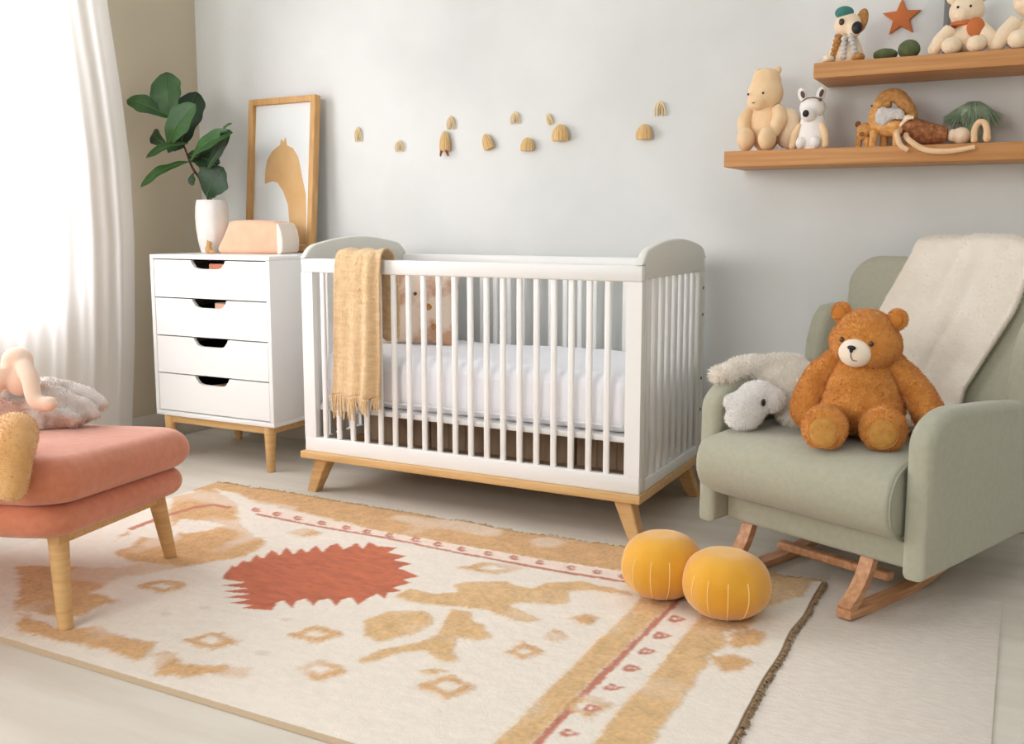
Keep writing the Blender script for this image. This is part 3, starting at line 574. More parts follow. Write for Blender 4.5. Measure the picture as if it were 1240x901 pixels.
b = NB()
for r_ in RIBS: tube(b, r_, [.0016,.0006], 6, 3)
obj('leaf_ribs', b, M['rib'], pl)
# peach soft box with a paler end
pb = thing('fabric_storage_bin', 'peach domed fabric bin with an off-white end, in front of the oak picture frame', 'storage bin', (-3.05,3.36,TOP), math.radians(13))
prof = [(-.158,.022),(-.150,.004),(-.135,0),(.150,0),(.162,.012),(.165,.06),(.158,.10),(.146,.128),(.120,.142),(.0,.148),(-.075,.146),(-.098,.138),(-.106,.118),(-.135,.06)]
b = NB(); prism(b, prof, -.075,.075, axis='y', r=.022, seg=4)
obj('bin_body', b, M['peach'], pb)
b = NB(); prism(b, [(.140,.0),(.154,0),(.167,.012),(.170,.06),(.163,.103),(.150,.130),(.140,.136)], -.079,.079, axis='y', r=.02, seg=4)
o = obj('end_panel', b, M['offw'], pb); o['label'] = 'off-white end of the bin'
b = NB(); ell(b,(0,0,.018),(.016,.016,.018)); ell(b,(.006,.0,.042),(.012,.012,.014)); ell(b,(-.006,.002,.05),(.005,.005,.012)); ell(b,(.02,0,.008),(.02,.01,.008))
o = fused('wooden_figurine', b, M['frame'], voxel=.003, smooth=3, loc=(-3.222,3.24,TOP)); tag(o,'tiny tan wooden figurine at the foot of the white vase','figurine')

# ================================================================ CRIB
CX0,CX1,CY0,CY1 = -2.437,-1.07,2.92,3.60
cr = thing('crib', 'white slatted baby crib with arched ends on a beech base with splayed legs', 'crib', ((CX0+CX1)/2,(CY0+CY1)/2,0))
cw_, cd_ = (CX1-CX0)/2,(CY1-CY0)/2
b = NB(); box(b,-cw_-.016,cw_+.008,-cd_-.012,cd_+.006,.137,.163,.004); 
bb2 = NB()
for x0,x1,y0,y1 in ((-cw_-.016,cw_+.008,-cd_-.014,-cd_+.05),(-cw_-.016,cw_+.008,cd_-.05,cd_+.006),(-cw_-.016,-cw_+.05,-cd_+.05,cd_-.05),(cw_-.05,cw_+.008,-cd_+.05,cd_-.05)):
    box(bb2,x0,x1,y0,y1,.137,.165,.003)
bp_ = NB(); box(bp_,-cw_+.05,cw_-.05,-cd_+.05,cd_-.05,.142,.150); obj('bottom_panel', bp_, M['brown'], cr)
b.free(); obj('base_frame', bb2, M['woodx'], cr)
for sx,sy in ((-1,-1),(1,-1),(-1,1),(1,1)):
    b = NB()
    taper_leg(b,(sx*(cw_-.065),sy*(cd_-.045),.139),(sx*(cw_-.015),sy*(cd_-.03),0),.031,.021)
    obj('leg', b, M['wood'], cr)
b = NB(); box(b,-cw_,cw_,-cd_,-cd_+.028,.855,.907,.005); obj('top_rail', b, M['white'], cr)
b = NB(); box(b,-cw_,cw_,cd_-.028,cd_,.855,.907,.005); obj('top_rail', b, M['white'], cr)
for y0,y1 in ((-cd_,-cd_+.028),(cd_-.028,cd_)):
    b = NB(); box(b,-cw_,cw_,y0,y1,.165,.222,.003); obj('bottom_rail', b, M['white'], cr)
xsl = np.linspace(-2.345,-1.19,19)-(CX0+CX1)/2
for y in (-cd_+.014, cd_-.014):
    for x in xsl:
        b = NB(); box(b,x-.0105,x+.0105,y-.007,y+.007,.22,.86,.005,3); obj('slat', b, M['white'], cr)
for sx in (-1,1):
    for sy in (-1,1):
        b = NB(); y = sy*(cd_-.03)
        wdt = .053
        xi,xo = sx*(cw_-wdt), sx*cw_
        if sy<0: box(b,min(xi,xo),max(xi,xo),-cd_,-cd_+.026,.222,.855)
        else: box(b,min(xi,xo),max(xi,xo),cd_-.026,cd_,.222,.855)
        obj('post', b, M['white'], cr)
    # arched end: two uprights, bottom rail and a solid curved head board, greige
    x0,x1 = (sx*cw_-.002*sx, sx*(cw_-.026)); x0,x1 = min(x0,x1),max(x0,x1)
    if sx>0: x0,x1 = cw_-.024,cw_+.003
    else: x0,x1 = -cw_-.003,-cw_+.024
    top = []
    for k in range(49):
        a = k/48; y = -cd_-.004+(2*cd_+.008)*a
        e = min(a,1-a)
        z = .946+.041*math.sin(PI*a)
        if e<.11: z -= .062*(1-math.sqrt(max(0,1-((.11-e)/.11)**2)))
        top.append((y,z))
    b = NB(); prism(b, [(cd_+.004,.908),(cd_-.029,.908),(cd_-.029,.862),(-cd_+.029,.862),(-cd_+.029,.908),(-cd_-.004,.908)]+top[1:-1], x0,x1,'x', r=.006); o = obj('arched_headboard', b, M['greige'], cr); o['label']='greige arched end board'
    for ya,yb in ((-cd_+.029,-cd_+.05),(cd_-.075,cd_-.029)):
        b = NB(); box(b,x0,x1,ya,yb,.166,.864,.004); o = obj('end_post', b, M['greige'], cr)
    b = NB(); box(b,x0,x1,-cd_+.04,cd_-.07,.166,.205,.003); obj('end_rail', b, M['white'], cr)
    for y in np.linspace(-cd_+.085, cd_-.12, 8):
        b = NB(); box(b,(x0+x1)/2-.008,(x0+x1)/2+.008,y-.016,y+.016,.204,.864,.004); obj('slat', b, M['white'], cr)
    for z in (.80,.70,.46,.34):
        b = NB(); ell(b,(0,0,0),(.004,.006,.006),seg=12,rings=8)
        obj('screw', b, M['metal'], cr, loc=(sx*(cw_+.004) if sx>0 else -cw_+.025, cd_-.035 if sx>0 else -cd_+.03, z))
b = NB(); box(b,-cw_+.03,cw_-.03,-cd_+.03,cd_-.03,.325,.345,.003); obj('mattress_base', b, M['white'], cr)
# mattress
mw,md = cw_-.045, cd_-.045
mt = thing('mattress','thick white crib mattress under a crinkled white fitted sheet','mattress',((CX0+CX1)/2,(CY0+CY1)/2,.346))
b = NB(); box(b,-mw,mw,-md,md,.0,.205,.055,6)
bmesh.ops.subdivide_edges(b, edges=[e for e in b.edges if e.calc_length()>.08], cuts=30, use_grid_fill=True)
from mathutils import noise as mn
for v in b.verts:
    x,y,z = v.co
    side = (1 if z<.16 else .25)
    gath = math.sin(x*95+math.sin(x*23)*2.5+y*60)*.006*max(0,min(1,(.19-z)/.12))
    n_ = mn.noise(Vector((x*9,y*9,z*12)))*.006
    if abs(y)>md-.03: v.co.y += math.copysign(gath+n_*side, y)
    if z>.15: v.co.z += n_ + .004*mn.noise(Vector((x*22,y*22,0)))
obj('fitted_sheet', b, M['sheet'], mt)
b = NB(); tube(b,[(-mw+.03,-md-.002,.03),(mw-.03,-md-.002,.03)],.004,8,smooth=False); obj('sheet_hem', b, M['sheet'], mt)
# pillow in crib
pw = thing('pillow','small printed pillow in peach and cream, propped up inside the left end of the crib','pillow',(-2.175,3.30,.551),math.radians(14))
V = np.zeros((41,37,3)); 
def puff(nu_,nv_,w,h,t_,s):
    V = np.zeros((nu_,nv_,3))
    for i in range(nu_):
        for j in range(nv_):
            a = i/(nu_-1)*2-1; c = j/(nv_-1)*2-1
            ed = (max(0,1-a*a))**.45*(max(0,1-c*c))**.45
            pin = 1-.06*(1-abs(c))*abs(a)**3
            V[i,j] = (a*w*(1-.05*(1-c*c)), s*t_*ed + .004*math.sin(a*9+c*7)*ed, c*h*(1-.05*(1-a*a)))
    return V
b = NB()
for s in (-1,1):
    Vp = puff(41,37,.17,.165,.055,s); Vp[:,:,2]+=.165
    ids = [[b.verts.new(Vp[i,j]) for j in range(37)] for i in range(41)]
    for i in range(40):
        for j in range(36): b.faces.new((ids[i][j],ids[i+1][j],ids[i+1][j+1],ids[i][j+1]))
bmesh.ops.remove_doubles(b, verts=b.verts, dist=.0005)
pc = obj('pillow_cover', b, M['pillow'], pw, rot=(math.radians(-16),0,0))
# little printed faces: brown rounds stitched on the cover
for x,z,rr in ((-.055,.235,.018),(.0,.20,.008),(-.02,.195,.006),(-.09,.17,.008),(.06,.15,.016),(.085,.07,.012)):
    b = NB(); ell(b,(x,-.052*(1-(x/.155)**2)**.45*(1-((z-.145)/.145)**2)**.45-.001,z),(rr,.003,rr),seg=14,rings=8)
    obj('printed_spot', b, M['tank'] if rr>.01 else M['greyin'], pc)

# added brown boxes, standing in for the shade under the mattress
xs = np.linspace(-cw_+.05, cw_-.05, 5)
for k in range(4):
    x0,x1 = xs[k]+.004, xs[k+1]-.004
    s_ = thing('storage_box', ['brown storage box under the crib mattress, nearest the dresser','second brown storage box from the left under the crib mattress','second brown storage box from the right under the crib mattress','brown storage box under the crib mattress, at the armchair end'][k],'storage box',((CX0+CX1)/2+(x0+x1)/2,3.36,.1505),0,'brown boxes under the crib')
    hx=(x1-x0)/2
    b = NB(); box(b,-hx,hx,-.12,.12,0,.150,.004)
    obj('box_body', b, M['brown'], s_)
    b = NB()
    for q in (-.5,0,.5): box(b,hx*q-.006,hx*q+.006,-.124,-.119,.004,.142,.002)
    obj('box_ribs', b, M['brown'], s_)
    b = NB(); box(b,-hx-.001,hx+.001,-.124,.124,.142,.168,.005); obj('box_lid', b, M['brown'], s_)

# knitted blanket hung over the front rail
kb = thing('knitted_blanket','tan knitted throw blanket with a fringe, hanging over the front rail of the crib','blanket',(-2.155,2.934,.907))
nu,nv = 60,110
V = np.zeros((nu,nv,3))
path = [( .075,-.30),(.072,-.18),(.062,-.06),(.045,.008),(.020,.030),(-.005,.032),(-.024,.018),(-.032,-.02),(-.034,-.10),(-.036,-.25),(-.038,-.40),(-.04,-.50)]
pp = smoothpath([(0,a,c) for a,c in path], 12)
d_ = np.array([[p.y,p.z] for p in pp]); sl = np.concatenate([[0],np.cumsum(np.linalg.norm(np.diff(d_,axis=0),axis=1))]); 
for j in range(nv):
    s = j/(nv-1)*sl[-1]; py = np.interp(s,sl,d_[:,0]); pz = np.interp(s,sl,d_[:,1]); t=j/(nv-1)
    half = .096+.012*t
    for i in range(nu):
        a = i/(nu-1)*2-1
        drop = max(0,(t-.45)/.55)
        off = (.009*math.sin(a*4.2+1.2)+.003*math.sin(a*11+2))*(.15+.85*drop)
        fold = .022*math.exp(-((a-.55)/.16)**2)*(.4+.6*drop)
        V[i,j] = (a*half + .006-.024*drop + .004*math.sin(t*9), py-off-fold-.006, pz+.004*math.sin(a*8))
bl = grid_mesh('blanket_cloth', V, nu, nv, M['knit'], kb, thick=.007)
fur(bl, 9000, .006, .0006, .3)
b = NB()
for k in range(34):
    a = -1+2*(k+.5)/34 + random.uniform(-.02,.02)
    i = int((a+1)/2*(nu-1)); p = Vector(V[min(nu-1,max(0,i)),-1])
    dx = random.uniform(-.012,.012); L = random.uniform(.055,.085)*(1.15 if a<0 else .8)
    tube(b,[p+Vector((0,0,.012)),p+Vector((dx*.3,-.004,-L*.4)),p+Vector((dx,random.uniform(-.006,.004),-L))],[.0045,.004,.0028],6,3)
    ell(b,p+Vector((0,-.003,-.006)),(.006,.006,.007),seg=8,rings=6)
obj('fringe', b, M['knit'], kb)
# ================================================================ RUGS
def inpoly(px, py, poly):
    c = np.zeros(px.shape, bool); n = len(poly); j = n-1
    for i in range(n):
        xi,yi = poly[i]; xj,yj = poly[j]
        if yi != yj:
            c ^= ((yi>py)!=(yj>py)) & (px < (xj-xi)*(py-yi)/(yj-yi)+xi)
        j = i
    return c
def vnoise(x, y, sc, seed):
    r = np.random.default_rng(seed); g = r.random((97,97))
    X = (x*sc)%96; Y = (y*sc)%96; xi = X.astype(int); yi = Y.astype(int); fx = X-xi; fy = Y-yi
    fx = fx*fx*(3-2*fx); fy = fy*fy*(3-2*fy)
    return (g[xi,yi]*(1-fx)+g[xi+1,yi]*fx)*(1-fy)+(g[xi,yi+1]*(1-fx)+g[xi+1,yi+1]*fx)*fy
RX0,RX1,RY0,RY1 = -2.83,-.466,1.472,2.84
st = .0042
nu, nv = int((RX1-RX0)/st), int((RY1-RY0)/st)
gx, gy = np.meshgrid(np.linspace(RX0,RX1,nu), np.linspace(RY0,RY1,nv), indexing='ij')
pal = {'C':(232,221,206),'T':(210,166,116),'O':(214,176,126),'R':(190,102,68),'L':(192,122,98),'S':(236,216,200),'P':(220,206,190)}
def L3(c): return np.array(lin(c)[:3])
col = np.zeros((nu,nv,3)); col[:] = L3(pal['C'])
# knotted-wool look: faint tufts over the cream ground
col *= (1+.05*(vnoise(gx,gy,60,1)-.5)+.05*(vnoise(gx,gy*3,25,2)-.5))[...,None]
height = .0015*vnoise(gx,gy,170,3)+.001*vnoise(gx,gy,30,4)
for c,poly in RUG:
    amp = {'T':.020,'O':.008,'R':.0015,'L':.0025,'S':.002,'C':.012,'P':.006}[c]
    jx = gx+(vnoise(gx,gy,28,11)-.5)*amp+(vnoise(gx,gy,130,12)-.5)*amp*.7; jy = gy+(vnoise(gx,gy,28,13)-.5)*amp+(vnoise(gx,gy,130,14)-.5)*amp*.7
    m_ = inpoly(jx,jy,poly)
    t = L3(pal[c])
    sp = vnoise(gx,gy,150,21)*.6+vnoise(gx,gy,38,22)*.4
    if c in 'TO':
        cc = t*(1+.45*(sp-.5))[...,None]; wash = np.clip((vnoise(gx,gy,9,31)-.62)*3.0,0,.5)[...,None]*(1 if c=='T' else .4)
        cc = cc*(1-wash)+L3(pal['C'])*wash
    elif c=='R':
        cc = t*(1+.30*(vnoise(gx*.35-gy*.5,gy+gx*.25,70,23)-.5)+.15*(sp-.5))[...,None]
    else: cc = t*(1+.15*(sp-.5))[...,None]
    if c in 'TO': height[m_] += .003*sp[m_]
    if c=='R': height[m_] -= .0005
    # woven edge: blend over about a centimetre of pile
    mf = m_.astype(float)
    for _ in range({'T':5,'O':4,'R':1,'L':1,'S':1,'C':5,'P':3}[c]):
        mf[1:-1,1:-1] = (mf[1:-1,1:-1]*2+mf[2:,1:-1]+mf[:-2,1:-1]+mf[1:-1,2:]+mf[1:-1,:-2])/6
    grain = np.clip(mf+(vnoise(gx,gy,190,51)-.5)*.6*(mf>.02)*(mf<.98),0,1)[...,None]
    col = col*(1-grain)+cc*grain
e = np.minimum.reduce([gx-RX0,RX1-gx,gy-RY0,RY1-gy])
col[(RX1-gx)<.012] = L3((150,122,92)); col[(gy-RY0)<.010] = L3((196,172,142))
wob = (vnoise(gx,gy*0,9,41)-.5)*.028*np.clip((gy-RY0-1.2)/.17,0,1)
wob2 = (vnoise(gx*0,gy,7,42)-.5)*.012*np.clip((gx-RX0-2.2)/.16,0,1)
zz = .0085+height; zz[e<.006] = .003
Vr = np.stack([gx+wob2, gy+wob, zz],-1)
rm = bpy.data.materials.new('rug_wool'); rm.use_nodes = True
n = rm.node_tree; bs = n.nodes['Principled BSDF']; bs.inputs['Roughness'].default_value = .95; bs.inputs['Specular IOR Level'].default_value=.15
bs.inputs['Sheen Weight'].default_value=.15
va = n.nodes.new('ShaderNodeVertexColor'); va.layer_name = 'weave'; n.links.new(va.outputs[0], bs.inputs['Base Color'])
nz = n.nodes.new('ShaderNodeTexNoise'); nz.inputs['Scale'].default_value=260; bp = n.nodes.new('ShaderNodeBump'); bp.inputs['Strength'].default_value=.5; bp.inputs['Distance'].default_value=.003
tc = n.nodes.new('ShaderNodeTexCoord'); n.links.new(tc.outputs['Object'], nz.inputs['Vector']); n.links.new(nz.outputs['Fac'], bp.inputs['Height']); n.links.new(bp.outputs[0], bs.inputs['Normal'])
# skirt down to the floor so the rug has thickness
rug = grid_mesh('rug', Vr, nu, nv, rm)
at_ = rug.data.color_attributes.new('weave','FLOAT_COLOR','POINT')
ca = np.ones((nu*nv,4)); ca[:,:3] = np.clip(col.reshape(-1,3),0,1); at_.data.foreach_set('color', ca.ravel())
bm = bmesh.new(); bm.from_mesh(rug.data)
be = [e_ for e_ in bm.edges if e_.is_boundary]
rr = bmesh.ops.extrude_edge_only(bm, edges=be)
for v in rr['geom']:
    if isinstance(v, bmesh.types.BMVert): v.co.z = .0008
bm.to_mesh(rug.data); bm.free()
tag(rug,'cream and tan wool rug with a rust zigzag medallion and pink striped borders','rug')
# ragged wool tufts: fringe along the right and back edges (a part of the rug)
b = NB()
for k in range(420):
    y = random.uniform(RY0,RY1-.01); x = RX1 + (vnoise(np.array([0.]),np.array([y]),7,42)[0]-.5)*.012
    a = random.uniform(-.8,.8); L = random.uniform(.006,.016)
    p = Vector((x-.004,y,random.uniform(.006,.012))); q = p+Vector((L*math.cos(a),L*math.sin(a),-random.uniform(0,.006)))
    tube(b,[p,(p+q)/2+Vector((0,0,.003)),q],[.0022,.0012],5,2)
fo = obj('edge_fringe', b, M['fringe'], rug); fo['kind']='stuff'
b = NB()
for k in range(900):
    x = random.uniform(RX0,RX1); y = RY1+(vnoise(np.array([x]),np.array([0.]),9,41)[0]-.5)*.028
    a = PI/2+random.uniform(-1,1); L = random.uniform(.006,.022)
    p = Vector((x,y-.004,random.uniform(.005,.011))); q = p+Vector((L*math.cos(a),L*math.sin(a),-random.uniform(0,.006)))
    tube(b,[p,(p+q)/2+Vector((0,0,.003)),q],[.002,.001],5,2)
fo = obj('edge_tufts', b, M['tuft'], rug); fo['kind']='stuff'
b = NB(); box(b,-.452,0,-1.5,0,0,.004,.0015)
mo = obj('flatweave_mat', b, M['mat'], smooth=True, loc=(-.008,2.925,0.0005))
tag(mo,'plain pale flatweave mat under the sage rocking chair','mat')

# ================================================================ PUMPKIN CUSHIONS
def pumpkin(x,y,r,h,lab,rz,lines,tilt):
    t = thing('pumpkin_cushion', lab, 'cushion', (x,y,.0125), rz, 'mustard pumpkin cushions')
    def mod(a,z): return 1+.012*math.cos(a*10+.3)+.012*math.sin(a*3+1)
    prof = []
    for k in range(33):
        a = -PI/2+PI*k/32
        rr_ = r*abs(math.cos(a))**.72; z = h/2+h/2*(math.sin(a) if a<0 else abs(math.sin(a))**1.0)
        if a>1.25: z -= .004*((a-1.25)/.32)
        prof.append((max(rr_,.0008), z))
    b = NB(); lathe(b, prof, 72, mod=mod)
    for v in b.verts: v.co.z = v.co.z*(1+tilt*v.co.x/r)
    lo_ = min(v.co.z for v in b.verts)
    for v in b.verts: v.co.z -= lo_
    c = obj('cushion_body', b, M['must'], t)
    for a0 in lines:
        pts = []
        for k in range(9):
            a = -1.05+1.5*k/8
            rr_ = r*abs(math.cos(a))**.72*mod(a0,0)+.0006; z = h/2+h/2*math.sin(a)
            p = Vector((rr_*math.cos(a0), rr_*math.sin(a0), z)); p.z = p.z*(1+tilt*p.x/r)-lo_
            pts.append(p)
        b = NB(); tube(b, pts, .0014, 6, 2); obj('stitch', b, M['thread'], c)
    b = NB(); pts=[]
    for k in range(9):                                         # folded seam across the crown
        s = -1+2*k/8; pts.append((s*r*.36, .01*math.sin(s*4), h*(1-.035*s*s)-.004-.010*(1-s*s)*.5+tilt*s*r*.36*h/r*0-lo_))
    tube(b, pts, [.001,.005,.006,.005,.001], 8, 3); obj('seam', b, M['must'], c)
pumpkin(-.850,2.512,.113,.178,'mustard yellow pumpkin cushion behind and left of its twin, nearest the crib leg',0,[math.radians(a) for a in (-112,-86,-60,-140)],.02)
pumpkin(-.655,2.462,.116,.172,'mustard yellow pumpkin cushion in front, overlapping its twin, nearest the armchair',0,[math.radians(a) for a in (-122,-98,-72,-45)],-.02)

# ================================================================ ROCKING ARMCHAIR
TH = math.radians(-22.7)
ch = thing('rocking_armchair','sage green upholstered armchair on curved wooden rockers, holding the teddy bear','armchair',(-.513,2.678,0),TH)
def chp(x,y,z):  # chair point -> room
    return Vector((-.513+math.cos(TH)*x-math.sin(TH)*y, 2.678+math.sin(TH)*x+math.cos(TH)*y, z))
def armprof():
    pts = [(.0,.152),(.0,.49)]
    for k in range(1,10):
        a = PI-PI/2*k/9; pts.append((.14+.14*math.cos(a), .49+.088*math.sin(a)))
    pts += [(.40,.562),(.62,.540),(.80,.52),(.84,.49),(.84,.25),(.80,.17)]
    return pts
for x0,x1 in ((.293,.3625),(-.3625,-.293)):
    b = NB(); prism(b, armprof(), x0, x1, 'x', r=.024, seg=5); obj('arm', b, M['sage'], ch)
b = NB(); box(b,-.293,.293,.055,.80,.155,.284,.012,3); obj('seat_frame', b, M['sage'], ch)
# seat cushion: flat box with a full rounded front roll
prof = [(.60,.286),(.05,.242)]
for k in range(0,13):
    a = -PI/2-PI*k/12; prof.append((.035+.088*math.cos(a), .337+.098*math.sin(a)))
prof += [(.15,.440),(.35,.438),(.60,.430)]
b = NB(); prism(b, prof, -.29,.287,'x', r=.018, seg=4)
v_ = b
for v in v_.verts:
    if v.co.z>.36: v.co.z += .010*(1-(v.co.x/.29)**2)
    if v.co.x<-.2 and v.co.y<.0: v.co.x -= .045*min(1,(-v.co.y)/.02)*min(1,(-.2-v.co.x)/.09)
seat = obj('seat_cushion', b, M['sage'], ch)
b = NB()
e_ = [( .2895,p[0],p[1]) for p in prof[1:-1]]
tube(b, e_, .0035, 8, 2); obj('piping', b, M['piping'], seat)
# back: leaning slab with rounded shoulders, and wider wings below
b = NB()
def rrect(w,h,r,z0,n=8):
    pts = []
    for cx__,cz,a0 in ((w-r,z0+r*.3,-PI/2),(w-r,z0+h-r,0),(-w+r,z0+h-r,PI/2),(-w+r,z0+r*.3,PI)):
        rr_ = r if cz>z0+r else r*.3
        for k in range(n+1):
            a = a0+PI/2*k/n; pts.append((cx__+rr_*math.cos(a), cz+rr_*math.sin(a)))
    return pts
prism(b, rrect(.348,.60,.10,0), 0,.12,'y', r=.035, seg=5)
back = obj('backrest', b, M['sage'], ch, loc=(0,.575,.375), rot=(math.radians(-20),0,0))
for s in (-1,1):
    pr = [(.50,.42),(.53,.66),(.56,.735),(.60,.77),(.66,.775),(.76,.74),(.82,.56),(.82,.42)]
    b = NB(); prism(b, pr, min(s*.30,s*.362),max(s*.30,s*.362),'x', r=.022, seg=5); obj('wing', b, M['sage'], ch)
# rockers
for x in (.165,-.225):
    b = NB()
    ys = np.linspace(-.035,.66,16)
    pts = [(x,y, .013+.085*((y-.22)/.44)**2*(.35 if y<.22 else 1)) for y in ys]
    def bent(b,pts,wx,tz):
        P = smoothpath(pts,3); rings=[]
        for i,p in enumerate(P):
            d=(P[min(i+1,len(P)-1)]-P[max(i-1,0)]).normalized(); n_=Vector((0,-d.z,d.y))
            rings.append([b.verts.new(p+Vector((sx_*wx,0,0))+n_*sz*tz) for sx_,sz in ((-1,-1),(1,-1),(1,1),(-1,1))])
        for i in range(len(rings)-1):
            for k in range(4): b.faces.new((rings[i][k],rings[i][(k+1)%4],rings[i+1][(k+1)%4],rings[i+1][k]))
        b.faces.new(rings[0][::-1]); b.faces.new(rings[-1])
    bent(b,pts,.021,.011)
    rk = obj('rocker', b, M['walnut'], ch)
    b = NB(); bent(b,[(x,-.030,.030),(x,.010,.055),(x,.055,.100),(x,.085,.158)],.019,.013); obj('rocker_leg', b, M['walnut'], ch)
    b = NB(); bent(b,[(x,.62,.075),(x,.60,.110),(x,.58,.158)],.019,.013); obj('rocker_leg', b, M['walnut'], ch)
b = NB(); box(b,-.21,.155,.20,.235,.050,.074,.004); obj('stretcher', b, M['walnut'], ch)

# cream wool throw over the back
tk = thing('wool_throw','long cream wool throw draped over the back of the sage armchair','throw blanket',tuple(chp(0,0,0)),TH)
# path in (y,z): behind, over the top, down the leaning front, on to the seat
pth = [(.93,.62),(.915,.80),(.915,.93),(.87,.982),(.80,.985),(.757,.955),(.712,.83),(.655,.68),(.602,.54),(.57,.482),(.46,.470),(.33,.470)]
pp = smoothpath([(0,a,c) for a,c in pth],10); d_ = np.array([[p.y,p.z] for p in pp]); sl = np.concatenate([[0],np.cumsum(np.linalg.norm(np.diff(d_,axis=0),axis=1))])
nu,nv = 50,120; V = np.zeros((nu,nv,3))
for j in range(nv):
    s = j/(nv-1)*sl[-1]; py=np.interp(s,sl,d_[:,0]); pz=np.interp(s,sl,d_[:,1]); t=j/(nv-1)
    xl = np.interp(t,[0,.30,.42,.55,.75,.85,1],[-.10,-.105,-.115,-.17,-.235,-.22,.0])
    xr = np.interp(t,[0,.30,.42,.55,.75,.85,1],[.26,.265,.26,.235,.145,.15,.262])
    for i in range(nu):
        a=i/(nu-1)
        fo_ = .006*math.sin(a*11+t*4)+.004*math.sin(a*23-t*7)
        V[i,j]=(xl+(xr-xl)*a, py-abs(fo_)-.004, pz+.004+fo_*.5+ (.012 if t<.5 else 0)*math.sin(a*PI))
to = grid_mesh('throw_cloth', V, nu, nv, M['cream'], tk, thick=.014)
fur(to, 26000, .010, .0006, .2, .7)
fur(to, 7000, .035, .0009, .35, .6, mask=lambda c,nn: ((c[:,2]<.50)&(c[:,1]<.55)).astype(float)+1e-9)

# fluffy sheepskin over the left arm
sk = thing('sheepskin','fluffy cream sheepskin lying over the left arm of the sage armchair beside the teddy bear','sheepskin',tuple(chp(0,0,0)),TH)
b = NB()
for c,r in [((-.335,.10,.588),(.040,.075,.018)),((-.33,.20,.600),(.052,.10,.026)),((-.31,.32,.592),(.065,.12,.030)),((-.25,.28,.565),(.075,.12,.042)),((-.20,.27,.530),(.075,.11,.058)),((-.17,.24,.50),(.065,.09,.055)),((-.15,.21,.475),(.055,.07,.032)),((-.24,.33,.52),(.05,.08,.06))]: ell(b,c,r)
so = fused('fleece', b, M['fluff'], sk, voxel=.010, smooth=8)
for v in so.data.vertices: v.co.z = max(v.co.z, .452)
fur(so, 20000, .028, .0008, .3, .55, comb=(.1,-.2,0))
wp = thing('white_plush_toy','white shaggy plush toy with one dark eye, slumped on the seat under the sheepskin','plush toy',tuple(chp(0,0,0)),TH)
b = NB()
for c,r in [((-.228,.055,.505),(.052,.048,.050)),((-.215,.085,.545),(.048,.050,.032)),((-.235,.045,.472),(.048,.046,.026)),((-.180,.10,.530),(.035,.045,.032)),((-.272,.03,.520),(.014,.018,.020))]: ell(b,c,r)
wo = fused('plush_body', b, M['fluffw'], wp, voxel=.008, smooth=5)
fur(wo, 11000, .016, .0008, .35, .5)
b = NB(); ell(b,(-.168,.050,.528),(.006,.007,.012),rot=(.3,0,.5)); o=obj('eye', b, M['black'], wp)

# ================================================================ TEDDY
td = thing('teddy_bear','large orange-brown teddy bear with a cream muzzle, sitting on the armchair','teddy bear',(-.392,2.872,.440),math.radians(4))
b = NB()
for c,r in [((0,0,.115),(.112,.10,.115)),((0,.005,.19),(.088,.08,.075)),((0,-.01,.09),(.118,.105,.085))]: ell(b,c,r)
bo = fused('body', b, M['teddy'], td, voxel=.007, smooth=6)
HZ = .272
hd_ = bpy.data.objects.new('head_pivot', None)  # only used to compute a transform
hm = Matrix.Translation((0.004,-.01,HZ)) @ Euler((math.radians(-2),math.radians(4),math.radians(-15))).to_matrix().to_4x4() @ Matrix.Diagonal((.88,.90,.92,1))
bpy.data.objects.remove(hd_)
def hobj(name,bm,m,par=td,f=False,**k):
    bmesh.ops.transform(bm, matrix=hm, verts=bm.verts)
    return fused(name,bm,m,par,**k) if f else obj(name,bm,m,par)
b = NB(); ell(b,(0,0,-.005),(.112,.092,.084)); ell(b,(0,.0,.03),(.092,.08,.068)); ell(b,(0,-.02,-.025),(.10,.08,.06))
he = hobj('head', b, M['teddy'], f=True, voxel=.007, smooth=5)
for s in (-1,1):
    b = NB(); ell(b,(s*.088,0,.078),(.033,.016,.033)); ell(b,(s*.075,0,.062),(.026,.016,.024)); 
    ea = hobj('ear', b, M['teddy'], f=True, voxel=.004, smooth=3)
    fur(ea, 2500, .006, .0006, .1, .6)
    b = NB(); ell(b,(s*.089,-.0145,.077),(.020,.005,.020)); o = hobj('inner_ear', b, M['inear'], par=ea)
b = NB(); ell(b,(0,-.083,-.030),(.052,.037,.043)); ell(b,(0,-.094,-.024),(.030,.028,.024)); mu = hobj('muzzle', b, M['muzzle'], f=True, voxel=.004, smooth=4)
b = NB(); ell(b,(0,-.121,-.012),(.0135,.007,.007)); ell(b,(0,-.121,-.020),(.006,.006,.007)); hobj('nose', b, M['black'], par=mu)
b = NB(); tube(b,[(.0,-.1215,-.026),(.001,-.1205,-.038),(.008,-.117,-.049),(.022,-.110,-.048),(.027,-.107,-.044)],.0013,6,5); hobj('mouth', b, M['black'], par=mu)
for s in (-1,1):
    b = NB(); ell(b,(s*.046,-.0855,.004),(.007,.006,.008)); hobj('eye', b, M['eye'])
